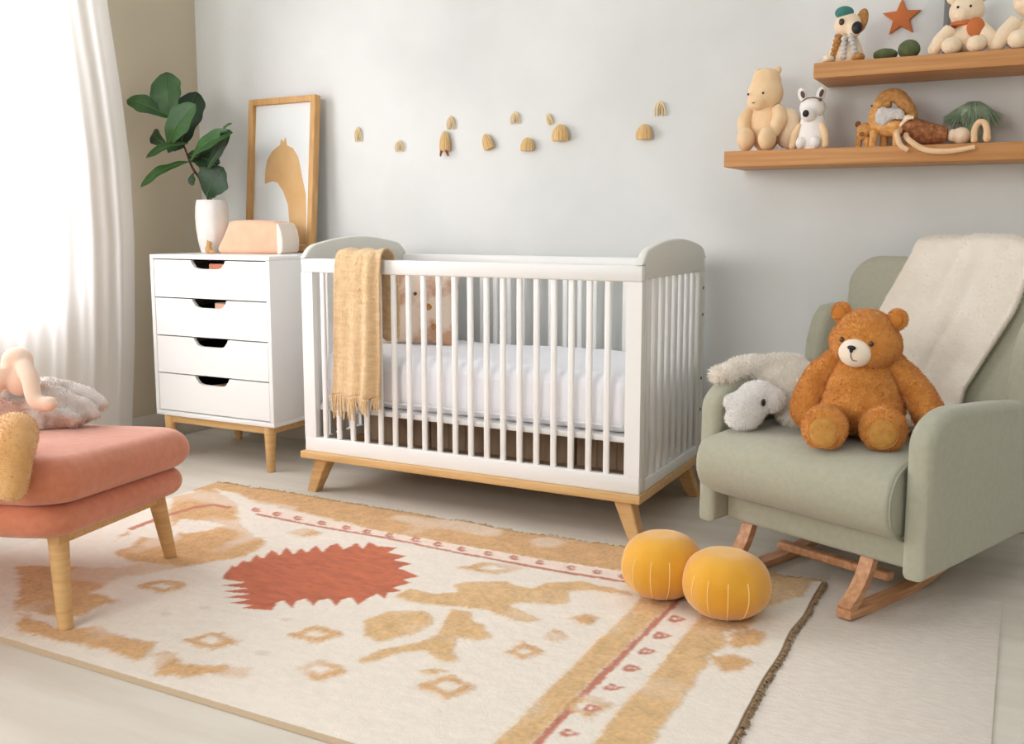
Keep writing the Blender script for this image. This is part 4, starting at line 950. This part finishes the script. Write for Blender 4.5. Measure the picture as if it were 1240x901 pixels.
for s in (-1,1):
    b = NB()
    tube(b,[(s*.068,.0,.205),(s*.108,-.005,.178),(s*(.148 if s>0 else .132),-.015,.130),(s*(.174 if s>0 else .148),-.030,.085),(s*(.182 if s>0 else .150),-.045,.058)],[.034,.040,.043,.043,.036],20,6)
    ell(b,(s*(.180 if s>0 else .149),-.043,.060),(.038,.036,.035)); ell(b,(s*.075,0,.21),(.04,.04,.035))
    a_ = fused('arm', b, M['teddy'], td, voxel=.007, smooth=5)
    rough(a_,.0022,55); fur(a_, 9000, .010, .0006, .3, .6)
    b = NB()
    fx = -.078 if s<0 else .068
    fy = -.215 if s<0 else -.175
    tube(b,[(s*.062,-.04,.052),(fx*.98,-.12,.050),(fx,fy+.03,.050)],[.052,.048,.044],20,6)
    ell(b,(fx,fy+.012,.058),(.060,.036,.063)); 
    l_ = fused('leg', b, M['teddy'], td, voxel=.006, smooth=4)
    rough(l_,.0022,55); fur(l_, 10000, .009, .0006, .2, .6)
    b = NB(); ell(b,(fx,fy-.016,.052),(.037,.010,.040)); o = obj('foot_pad', b, M['pad'], l_)
    b = NB(); tube(b,[(fx+.0385*math.cos(q),fy-.0165,.052+.0415*math.sin(q)) for q in np.linspace(0,2*PI,25)],.002,6,1); obj('pad_seam', b, M['teddy'], l_)
    for v in l_.data.vertices: v.co.z = max(v.co.z,.002)
rough(bo,.0024,55); rough(he,.0020,60); fur(bo, 16000, .010, .0006, .2, .6); fur(he, 13000, .008, .0006, .1, .6)

# ================================================================ CORAL LOUNGE SEAT (left foreground)
OT = Matrix(((-.942,-.335,0,-2.128),(-.335,.942,0,1.593),(0,0,1,0),(0,0,0,1)))
# local x runs off to the left along the seat, local y along its visible end; make it right-handed with a rotation
ang = math.atan2(-.335,-.942)
ot = thing('upholstered_bench','coral pink upholstered seat on tapered beech legs in the left foreground','bench',(-2.128,1.593,0),ang)
# in this frame +x runs off to the left, -y runs along the visible end towards the window
def cushion(x0,x1,y0,y1,z0,z1,r,dome,rc):
    pts=[]
    for cx__,cy__,a0 in ((x1-rc,y1-rc,0),(x0+rc,y1-rc,PI/2),(x0+rc,y0+rc,PI),(x1-rc,y0+rc,-PI/2)):
        for k in range(9):
            a=a0+PI/2*k/8; pts.append((cx__+rc*math.cos(a),cy__+rc*math.sin(a)))
    cx__,cy__=(x0+x1)/2,(y0+y1)/2
    b=NB(); H=z1-z0; n_=12; rings=[]
    for k in range(n_+1):
        a=-PI/2+PI*k/n_; ins=r*(1-math.cos(a)); z=z0+H/2+(H/2)*math.sin(a)
        rings.append([((p[0]-cx__)*(1-ins/((x1-x0)/2))+cx__,(p[1]-cy__)*(1-ins/((y1-y0)/2))+cy__,z) for p in pts])
    for q in (.85,.65,.4,.15):
        rings.append([((p[0]-cx__)*q+cx__,(p[1]-cy__)*q+cy__,p[2]+dome*(1-q*q)) for p in rings[n_]])
    vr=[[b.verts.new(p) for p in rg] for rg in rings]; m_=len(pts)
    for i in range(len(vr)-1):
        for k in range(m_): b.faces.new((vr[i][k],vr[i][(k+1)%m_],vr[i+1][(k+1)%m_],vr[i+1][k]))
    b.faces.new(vr[0][::-1]); b.faces.new(vr[-1]); return b
def tiltz(b,sl_=.085):
    for v in b.verts: v.co.z += sl_*(v.co.y+.55)
b = cushion(-.085,.95,-.62,.12,.298,.418,.055,.018,.10); tiltz(b); obj('seat_cushion', b, M['coral'], ot)
b = cushion(-.060,.93,-.605,.10,.215,.300,.036,.0,.09); tiltz(b); obj('seat_base', b, M['coral'], ot)
b = NB(); box(b,.005,.032,-.54,-.0,.185,.262,.004); box(b,.86,.887,-.54,-.0,.185,.262,.004); box(b,.032,.86,-.56,-.535,.20,.262,.004); box(b,.032,.86,-.03,-.005,.20,.262,.004)
for v in b.verts: v.co.z += .085*(v.co.y+.55)*.9
obj('seat_rail', b, M['woodx'], ot)
for (tx,ty,bx,by,zt) in ((.030,-.035,.0,.0,.265),(.02,-.515,-.005,-.546,.225),(.86,-.035,.90,0,.265),(.86,-.515,.90,-.54,.225)):
    b = NB(); taper_leg(b,(tx,ty,zt),(bx,by,0.012),.027,.019,True); obj('leg', b, M['wood'], ot)
def otp(x,y,z):
    return Vector((-2.128+math.cos(ang)*x-math.sin(ang)*y, 1.593+math.sin(ang)*x+math.cos(ang)*y, z))
# crumpled checked cloth
cl_ = thing('checked_cloth','crumpled grey and dusty pink checked cloth heaped on the coral seat by the curtain','cloth',tuple(otp(.33,-.42,.449)),ang)
b=NB(); ell(b,(.03,0,.020),(.19,.13,.055))
for pts,rr in (([(.20,.03,.09),(.06,.02,.105),(-.06,.0,.085),(-.15,-.02,.05),(-.175,-.02,.012)],[.03,.034,.030,.024,.020]),
               ([(.18,.09,.05),(.06,.10,.060),(-.05,.08,.050),(-.13,.05,.028),(-.16,.05,.010)],[.028,.030,.028,.024,.018]),
               ([(.16,-.06,.08),(.02,-.07,.10),(-.10,-.08,.075),(-.17,-.08,.035)],[.03,.03,.027,.02]),
               ([(.08,.13,.020),(-.02,.125,.030),(-.09,.10,.018)],[.022,.024,.018]),
               ([(.0,-.03,.10),(-.03,.04,.085),(-.06,.10,.03)],[.018,.020,.016])): tube(b,pts,rr,14,6)
co_=fused('cloth_heap',b,M['plaid'],cl_,voxel=.007,smooth=3); rough(co_,.007,16)
for v in co_.data.vertices: v.co.z=max(v.co.z,.001-.085*v.co.y*.0)
fur(co_,16000,.010,.0006,.3)
b=NB()
for c,r in [((0,0,.045),(.05,.045,.05)),((.01,.0,.10),(.045,.04,.04))]: ell(b,c,r)
tube(b,[(-.02,.02,.09),(-.06,.05,.05),(-.085,.07,.0),(-.12,.07,-.012)],[.024,.024,.022,.02],14,5); tube(b,[(.03,.03,.08),(.05,.06,.02)],[.024,.022],12,5); ell(b,(-.125,.07,-.01),(.026,.022,.022))
po=fused('plush_doll',b,M['dollp'],voxel=.006,smooth=5,loc=otp(.33,-.36,.545),rot=(0,0,ang)); tag(po,'peach soft plush doll lying over the checked cloth at the left edge','plush toy')
b=NB()
tube(b,[(.10,-.06,.0),(.06,-.05,.045),(.01,-.02,.06),(-.02,.035,.03),(-.025,.058,-.05)],[.035,.045,.048,.046,.036],20,6)
ell(b,(-.024,.060,-.055),(.037,.034,.034)); ell(b,(.10,-.06,.0),(.036,.036,.036))
to2=fused('tan_plush_toy',b,M['tancush'],voxel=.007,smooth=4,loc=otp(.035,.10,.478),rot=(0,0,ang)); fur(to2,5000,.007,.0006,.4)
tag(to2,'tan curled plush toy slumped over the front of the coral seat, at the left edge','plush toy')

# ================================================================ WALL ORNAMENTS
def ornament(u,v,wp_,hp,kind,lab,lean_=0):
    p = at(u,v,WY); dep=(p-Vector((0,0,CAMH))).dot(F_); w=wp_*dep/FPX/2; h=hp*dep/FPX
    t = thing('wall_ornament',lab,'wall ornament',(p.x,WY-.001,p.z-h/2),0,'straw ornaments on the wall')
    t.rotation_euler=(0,lean_,0)
    if kind=='dome':
        b=NB()
        prof=[(w*.98,0),(w*1.05,h*.2),(w*1.0,h*.45),(w*.8,h*.7),(w*.45,h*.92),(w*.1,h)]
        lathe(b,prof,48,sy=.55,mod=lambda a,z:1+.10*abs(math.sin(a*6)))
        bmesh.ops.translate(b,verts=b.verts,vec=(0,-w*.62,0))
        obj('woven_cup',b,M['gold'],t)
        b=NB()
        for k in range(7):
            a=PI+PI*(k+.5)/7; pts=[(x*math.cos(a)*1.09,x*math.sin(a)*.6-w*.62,z) for x,z in prof]
            tube(b,pts,.0013,5,2)
        obj('cane_ribs',b,M['goldp'],t)
    else:
        b=NB()
        for s in (-1,-.45,.45,1):
            tube(b,[(s*w,-.004,0),(s*w*1.02,-.009,h*.4),(s*w*.72,-.010,h*.75),(0,-.008,h)],.0028,6,5)
        obj('cane_hoops',b,M['goldp'],t)
        b=NB(); box(b,-w*.16,w*.16,-.010,-.003,h*.12,h*.9,.002); obj('centre_strip',b,M['gold'],t)
    return t
ornament(435,163,9,17,'fan','pale straw fan ornament, leftmost on the wall over the crib')
ornament(485,177,11,13,'fan','pale straw fan ornament, second from the left and low, with an open gap around it')
t5=ornament(541,171,13,24,'dome','tan woven cup ornament with dark rust tails, below a pale fan')
for s in (-1,1):
    b=NB(); tube(b,[(s*.006,-.02,.012),(s*.014,-.022,-.004),(s*.020,-.02,-.022)],[.007,.006,.003],8,4); o=obj('tail',b,M['rustd'],t5); o['label']='dark rust tail'
ornament(547,149,10,15,'fan','pale straw fan ornament directly above the cup with rust tails')
ornament(595,171,13,19,'dome','ribbed straw cup ornament leaning left, between the rust-tailed cup and the low round cup',-.35)
ornament(625,143,11,14,'fan','pale straw fan ornament highest in the middle of the wall')
ornament(641,175,16,16,'dome','low round straw cup ornament, lowest in the middle of the wall')
ornament(668,144,6,13,'fan','thin straw fan ornament just above the largest cup ornament',-.3)
ornament(681,161,19,20,'dome','largest ribbed straw cup ornament, left of the wide bare gap')
ornament(782,160,18,18,'dome','round straw cup ornament under the rightmost fan, near the shelf')
ornament(800,132,13,17,'fan','straw fan ornament highest and furthest right over the crib')

# ================================================================ SHELVES
b=NB(); box(b,-.62,.62,-.25,0,0,.054,.003); s1=obj('wall_shelf',b,M['shelf'],loc=(-.955+.62,WY,1.232)); tag(s1,'lower oak floating shelf carrying the beige bear and white dog','shelf','oak floating shelves')
b=NB(); prism(b,[(-.50,-.25),(.50,-.25),(.50,0),(-.50,0)],0,.05,'z',r=.003); s2=obj('wall_shelf',b,M['shelf'],loc=(-.662+.50,WY,1.513)); tag(s2,'upper oak floating shelf carrying the felt balls and cream bears','shelf','oak floating shelves')
SL,SU = 1.286,1.563

def toy(name,label,cat,x,y,z,rz=0): return thing(name,label,cat,(x,y,z),rz)
# beige bear, lower shelf left
t=toy('plush_bear','beige plush bear sitting at the left end of the lower shelf','plush toy',-.842,3.50,SL,math.radians(-14))
b=NB(); 
for c,r in [((0,.01,.09),(.062,.045,.09)),((0,.01,.14),(.050,.04,.05))]: ell(b,c,r)
fused('body',b,M['bearb'],t,voxel=.005,smooth=5)
b=NB(); ell(b,(0,0,.200),(.064,.052,.062)); ell(b,(0,.004,.240),(.053,.044,.048)); ell(b,(-.012,-.035,.170),(.038,.028,.030)); hdd=fused('head',b,M['bearb'],t,voxel=.005,smooth=5)
for s in (-1,1):
    b=NB(); ell(b,(s*.038,.012,.278),(.014,.008,.013),rot=(0,s*.5,0)); obj('ear',b,M['bearb'],hdd)
    b=NB(); ell(b,(s*.028-.010,-.0520,.196),(.0042,.0025,.0042),seg=12,rings=8); obj('eye',b,M['black'],hdd)
    b=NB(); tube(b,[(s*.048,-.0,.150),(s*.066,-.02,.110),(s*.056,-.035,.07)],[.02,.026,.022],16,5); ell(b,(s*.056,-.035,.066),(.022,.022,.022)); fused('arm',b,M['bearb'],t,voxel=.005,smooth=4)
    b=NB(); ell(b,(s*.040,-.055,.042),(.030,.034,.042)); fused('leg',b,M['bearb'],t,voxel=.005,smooth=2)
b=NB(); tube(b,[(-.018,-.0600,.166),(-.012,-.0620,.164),(-.006,-.0600,.166)],.0016,6,3); obj('mouth',b,M['black'],hdd)
# cream heart cushion
b=NB(); ell(b,(-.012,0,.058),(.052,.032,.052)); ell(b,(-.018,0,.105),(.040,.028,.042)); ell(b,(.012,0,.025),(.030,.024,.026))
o=fused('round_cushion',b,M['plushc'],voxel=.005,smooth=8,loc=(-.742,3.50,SL)); tag(o,'small cream cushion squeezed between the beige bear and the white dog','cushion')
# white dog
t=toy('plush_dog','white plush dog with a black nose and a brown strap round its head','plush toy',-.672,3.475,SL,math.radians(-8))
b=NB()
prof=[(.001,0),(.056,.002),(.056,.03),(.050,.07),(.038,.11),(.030,.14),(.001,.15)]
lathe(b,prof,40,sy=.8); obj('body',b,M['plushw'],t)
b=NB(); ell(b,(0,-.01,.140),(.044,.038,.038)); ell(b,(-.003,-.038,.114),(.026,.030,.024)); h_=fused('head',b,M['plushw'],t,voxel=.004,smooth=5)
b=NB(); ell(b,(-.003,-.0665,.116),(.011,.006,.012)); obj('nose',b,M['black'],h_)
for s,hx in ((-1,-.040),(1,.024)):
    b=NB(); ell(b,(hx,.0,.186),(.015,.010,.024),rot=(0,s*.35,0)); e1=obj('ear',b,M['plushw'],h_)
    b=NB(); ell(b,(hx+.004,-.009,.186),(.007,.004,.013),rot=(0,s*.35,0)); obj('inner_ear',b,M['greyin'],e1)
b=NB(); tube(b,[(-.030,-.030,.160),(-.012,-.038,.168),(.014,-.036,.170),(.034,-.020,.158),(.037,-.012,.135),(.028,-.02,.112)],.0018,6,5); ell(b,(.030,-.028,.162),(.007,.004,.006)); obj('head_strap',b,M['strap'],h_)
for s in (-1,1):
    b=NB(); tube(b,[(s*.034,-.02,.085),(s*.052,-.03,.05),(s*.056,-.035,.014)],[.010,.013,.011],12,5); ell(b,(s*.056,-.035,.014),(.013,.013,.014)); fused('arm',b,M['bearb'],t,voxel=.004,smooth=3)
    b=NB(); ell(b,(s*.024,-.042,.022),(.017,.018,.021)); obj('leg',b,M['plushw'],t)
# orange crochet animal
t=toy('crochet_animal','orange crochet animal with a white bib and brown hooded back on the lower shelf','crochet toy',-.425,3.475,SL,math.radians(-5))
b=NB(); ell(b,(.01,0,.062),(.062,.036,.030)); tube(b,[(-.035,0,.065),(-.05,0,.10),(-.03,0,.135),(.0,0,.145)],[.026,.022,.022,.015],12,5)
rough(fused('body',b,M['orange'],t,voxel=.005,smooth=4),.0016,140)
b=NB(); tube(b,[(-.040,-.004,.125),(-.022,-.004,.160),(.020,-.004,.162),(.055,-.004,.120),(.075,-.004,.085)],[.014,.022,.024,.022,.012],14,6); rough(fused('hooded_back',b,M['tank'],t,voxel=.004,smooth=3),.002,150)
b=NB(); ell(b,(-.018,-.028,.098),(.026,.012,.032)); ell(b,(.006,-.028,.104),(.028,.012,.020)); ell(b,(.030,-.028,.104),(.022,.010,.018),rot=(0,.6,0)); rough(fused('bib',b,M['greyk'],t,voxel=.004,smooth=2),.0022,120)
b=NB(); ell(b,(-.038,-.012,.138),(.018,.016,.014)); ell(b,(-.05,-.020,.134),(.006,.006,.005)); obj('face',b,M['orange'],t)
b=NB(); ell(b,(-.055,-.022,.135),(.004,.004,.004),seg=10,rings=6); obj('eye',b,M['black'],t)
for x,y in ((-.045,-.018),(-.02,.02),(.025,-.022),(.055,.018)):
    b=NB(); tube(b,[(x,y,.055),(x*1.05,y,.03),(x*1.1,y,.0)],[.015,.013,.013],12,3); obj('leg',b,M['orange'],t)
t=toy('crochet_calf','small orange crochet calf with a dark ear, left of the hooded crochet animal','crochet toy',-.505,3.50,SL,math.radians(-20))
b=NB(); ell(b,(0,0,.060),(.032,.026,.026)); ell(b,(0,-.016,.048),(.022,.018,.022)); ell(b,(0.01,.02,.045),(.024,.02,.024)); fused('head_and_body',b,M['orange'],t,voxel=.004,smooth=3)
for s in (-1,1):
    b=NB(); ell(b,(s*.026,-.004,.082),(.010,.007,.011)); obj('ear',b,M['brownk'],t)
    b=NB(); tube(b,[(s*.014,-.012,.036),(s*.016,-.014,0)],[.011,.010],10,3); obj('leg',b,M['orange'],t)
b=NB(); ell(b,(.006,-.035,.046),(.009,.005,.007)); obj('muzzle',b,M['brownk'],t)
# dark brown crochet doll skirt
t=toy('crochet_doll','brown crochet doll lying down with cream rope legs hanging over the shelf front','crochet toy',-.335,3.46,SL,0)
b=NB(); tube(b,[(-.045,0,.085),(-.02,0,.06),(.03,0,.038),(.085,0,.034)],[.018,.034,.036,.024],16,6); rough(fused('dress',b,M['brownk'],t,voxel=.004,smooth=3),.0028,130)
b=NB(); ell(b,(-.035,-.012,.09),(.016,.010,.010)); tube(b,[(-.055,-.02,.065),(-.035,-.028,.085),(-.015,-.028,.09)],.006,8,5); obj('collar',b,M['plushc'],t)
b=NB(); ell(b,(.125,0,.028),(.028,.022,.027)); ell(b,(.1,-.008,.03),(.014,.014,.02)); fused('head',b,M['plushc'],t,voxel=.004,smooth=2)
for pts in ([(-.055,-.02,.05),(-.058,-.075,.035),(-.045,-.085,.0),(-.02,-.087,-.018)],[(-.035,-.03,.035),(-.02,-.078,.014),(.03,-.082,-.018),(.10,-.083,-.024),(.17,-.083,-.014)]):
    b=NB(); tube(b,pts,[.0085,.009,.009,.007],12,8)
    for v in b.verts: v.co += v.co.normalized()*.0008*math.sin(v.co.x*900+v.co.z*700)
    obj('rope_leg',b,M['rope'],t)
# looped cream rope toy at the right
b=NB(); tube(b,[(-.020,0,.010),(-.021,0,.04),(-.010,0,.064),(.006,0,.062),(.014,0,.042),(.014,0,.012)],[.010,.0095,.0095,.010,.011],14,8); ell(b,(.016,0,.016),(.012,.010,.015)); ell(b,(-.020,0,.011),(.011,.011,.011))
o=fused('rope_toy',b,M['rope'],voxel=.0035,smooth=3,loc=(-.150,3.425,SL)); tag(o,'cream looped rope toy on the lower shelf in front of the green yarn pompom','rope toy')
# green yarn tuft
t=toy('yarn_pompom','green yarn pompom spreading like a cap, at the right of the lower shelf','pompom',-.185,3.545,SL)
b=NB(); ell(b,(0,0,.10),(.060,.045,.035)); ell(b,(0,0,.050),(.03,.03,.05)); go=fused('yarn_core',b,M['green'],t,voxel=.006,smooth=2)
b=NB()
for k in range(520):
    a=random.uniform(0,2*PI); q=random.uniform(.35,1)**.5; r0=random.uniform(.0,.02)
    ex_=.092*q; zt=.142-random.uniform(0,.01)
    pts=[(r0*math.cos(a),r0*math.sin(a)*.7,zt),(ex_*.55*math.cos(a),ex_*.45*math.sin(a),zt-.012-.01*q),(ex_*math.cos(a),ex_*.7*math.sin(a),.075+random.uniform(-.02,.02))]
    tube(b,pts,[.0012,.0010,.0006],4,4)
yo=obj('yarn_strands',b,M['green'],t); yo['kind']='stuff'
# small white pale patch item between: already the doll's head
# ---- upper shelf
t=toy('beaded_koala_toy','cream and tan crochet koala toy with a big black nose and teal cap','crochet toy',-.575,3.475,SU,0)
b=NB()
prof=[(.001,0),(.055,.002),(.058,.02),(.046,.06),(.032,.095),(.001,.11)]
lathe(b,prof,40,sy=.7,mod=lambda a,z:1+.05*math.sin(a*9+z*300)); obj('body',b,M['plushc'],t)
for s in (-1,1):
    b=NB()
    for k in range(6): ell(b,(s*(.020+.003*k),-.030-.002*(5-k)*.5,.085-k*.0135),(.0125,.011,.0095),seg=14,rings=8)
    obj('beaded_arm',b,M['tank'] if s<0 else M['greyk'],t)
b=NB()
for k in range(5): ell(b,(.0,-.040,.075-k*.0145),(.010,.009,.009),seg=14,rings=8)
obj('beaded_front',b,M['greyk'],t)
b=NB(); ell(b,(.005,-.005,.125),(.045,.036,.038)); ell(b,(.028,-.025,.105),(.024,.024,.026)); kh=fused('head',b,M['plushc'],t,voxel=.005,smooth=4)
b=NB(); ell(b,(.040,-.047,.106),(.017,.009,.020)); o=obj('nose',b,M['black'],kh)
b=NB(); ell(b,(-.010,-.040,.130),(.009,.006,.011)); obj('eye',b,M['eye'],kh)
b=NB(); ell(b,(.046,.0,.135),(.020,.014,.040),rot=(0,.25,0)); obj('ear',b,M['tank'],kh)
b=NB(); ell(b,(-.008,-.008,.165),(.030,.028,.020)); obj('cap',b,M['teal'],kh)
for s in (-1,1):
    b=NB(); ell(b,(s*.048,-.042,.013),(.020,.022,.013)); obj('foot',b,M['plushc'] if s<0 else M['tank'],t)
for x,r,h,lab in ((-.450,.038,.020,'flat dark green felt ball beside the koala toy on the upper shelf'),(-.378,.034,.031,'taller dark green felt ball, right of the flat one on the upper shelf')):
    b=NB(); ell(b,(0,0,h),(r,r*.8,h),seg=28,rings=18)
    for v in b.verts: v.co+=v.co.normalized()*.0012*mn.noise(v.co*90)
    o=obj('felt_ball',b,M['moss'],loc=(x,3.47,SU)); tag(o,lab,'felt ball')
# star garland piece
p=at(1092,22,WY)
pts=[]
for k in range(10):
    a=PI/2+2*PI*k/10; r=(.064 if k%2==0 else .028); pts.append((r*math.cos(a),r*math.sin(a)))
b=NB(); prism(b,pts,-.014,-.001,'y',r=.003,seg=2); o=obj('hanging_star_ornament',b,M['rust'],loc=(p.x,WY,p.z+.0)); tag(o,'rust coloured felt star hanging on the wall over the upper shelf','star ornament')
# white picture frame at top right, standing on upper shelf against wall
t=toy('white_picture_frame','white picture frame with a grey edge standing behind the cream plush bears','picture frame',-.12,3.60,SU)
b=NB()
for x0,x1,z0,z1 in ((-.17,-.15,0,.26),(.15,.17,0,.26),(-.15,.15,0,.02),(-.15,.15,.24,.26)): box(b,x0,x1,-.012,.012,z0,z1,.002)
obj('frame_moulding',b,M['metal'],t); obj('print',box(NB(),-.15,.15,.0,.006,.02,.24),M['paper'],t,smooth=False)
def lyingbear(x,rz,lab,sc,rust):
    t=toy('plush_bear',lab,'plush toy',x,3.48,SU,rz); t['group']='cream plush bears on the upper shelf'
    b=NB(); ell(b,(0,0,.045*sc),(.075*sc,.045*sc,.045*sc)); ell(b,(.02*sc,0,.07*sc),(.05*sc,.04*sc,.05*sc)); fused('body',b,M['plushc'],t,voxel=.005,smooth=4)
    b=NB(); ell(b,(.0,-.005,.135*sc),(.052*sc,.045*sc,.048*sc)); ell(b,(-.012,-.04*sc,.12*sc),(.024*sc,.02*sc,.02*sc)); h_=fused('head',b,M['plushc'],t,voxel=.005,smooth=4)
    for s in (-1,1):
        b=NB(); ell(b,(s*.042*sc,.0,.178*sc),(.018*sc,.012*sc,.018*sc)); obj('ear',b,M['plushc'],h_)
        b=NB(); tube(b,[(s*.04*sc,-.02,.08*sc),(s*.07*sc,-.035,.045*sc),(s*.085*sc,-.04,.02*sc)],[.024*sc,.024*sc,.019*sc],12,4); ell(b,(s*.085*sc,-.04,.02*sc),(.02*sc,.02*sc,.02*sc)); fused('arm',b,M['plushc'],t,voxel=.005,smooth=3)
        b=NB(); ell(b,(s*.035*sc,-.05*sc,.026*sc),(.03*sc,.034*sc,.026*sc)); obj('leg',b,M['plushc'],t)
        b=NB(); ell(b,(s*.018*sc-.005,-.048*sc,.142*sc),(.004,.003,.004),seg=10,rings=6); obj('eye',b,M['black'],h_)
    if rust:
        b=NB(); lathe(b,[(.034*sc,.088*sc),(.046*sc,.092*sc),(.048*sc,.10*sc),(.036*sc,.108*sc)],28,sy=.9); ell(b,(.030*sc,-.042,.078*sc),(.026,.012,.030)); obj('scarf',b,M['rust'],t)
lyingbear(-.215,0,'cream plush bear with a rust scarf on the upper shelf',1.0,True)
lyingbear(-.030,.1,'cream plush bear without a scarf at the far end of the upper shelf',1.1,False)

# ================================================================ LIGHT + CAMERA
def area(name,loc,size,power,col_,target):
    l=bpy.data.lights.new(name,'AREA'); l.shape='RECTANGLE'; l.size,l.size_y=size; l.energy=power; l.color=col_
    o=bpy.data.objects.new(name,l); COL.objects.link(o); o.location=loc
    o.rotation_euler=(Vector(target)-Vector(loc)).to_track_quat('-Z','Y').to_euler(); return o
struct(obj('wall_right', box(NB(), 2.0,2.12,-2.6,WY,0,2.7), M['wall'], smooth=False))
area('window_daylight',(WX-.30,1.85,1.55),(1.9,1.7),125,(.985,.985,1.0),(0,1.85,1.2))
area('room_window_daylight',(-2.3,-2.3,2.1),(2.2,1.6),86,(1,.985,.965),(-1.1,3.0,.6))  # added soft fill from behind the camera, no window is built there
wd=bpy.data.worlds.new('World'); SC.world=wd; wd.use_nodes=True
bg=wd.node_tree.nodes['Background']; bg.inputs[1].default_value=1.0
nw=wd.node_tree.nodes; lw=wd.node_tree.links                       # overcast sky: bright overhead, dim towards and below the horizon
tcw=nw.new('ShaderNodeTexCoord'); sx_=nw.new('ShaderNodeSeparateXYZ'); rw=nw.new('ShaderNodeValToRGB')
mr=nw.new('ShaderNodeMapRange'); mr.inputs[1].default_value=-1; mr.inputs[2].default_value=1
lw.new(tcw.outputs['Generated'],sx_.inputs[0]); lw.new(sx_.outputs[2],mr.inputs[0]); lw.new(mr.outputs[0],rw.inputs[0]); lw.new(rw.outputs[0],bg.inputs[0])
rw.color_ramp.elements[0].position=.47; rw.color_ramp.elements[0].color=(.10,.09,.08,1)
rw.color_ramp.elements[1].position=1.0; rw.color_ramp.elements[1].color=(.92,.94,.95,1)
e_m=rw.color_ramp.elements.new(.62); e_m.color=(.36,.36,.36,1)
cam=bpy.data.cameras.new('camera'); co=bpy.data.objects.new('camera',cam); COL.objects.link(co)
cam.sensor_width=36; cam.sensor_fit='HORIZONTAL'; cam.lens=FPX/1240*36; cam.shift_y=-(450.5-420)/1240
cam.clip_start=.05
rm_=Matrix((R_,U_,-F_)).transposed().to_4x4(); co.matrix_world=Matrix.Translation((0,0,CAMH))@rm_
SC.camera=co
vs=SC.view_settings; vs.view_transform='Standard'; vs.look='None'; vs.gamma=1; vs.use_curve_mapping=False; vs.exposure=0
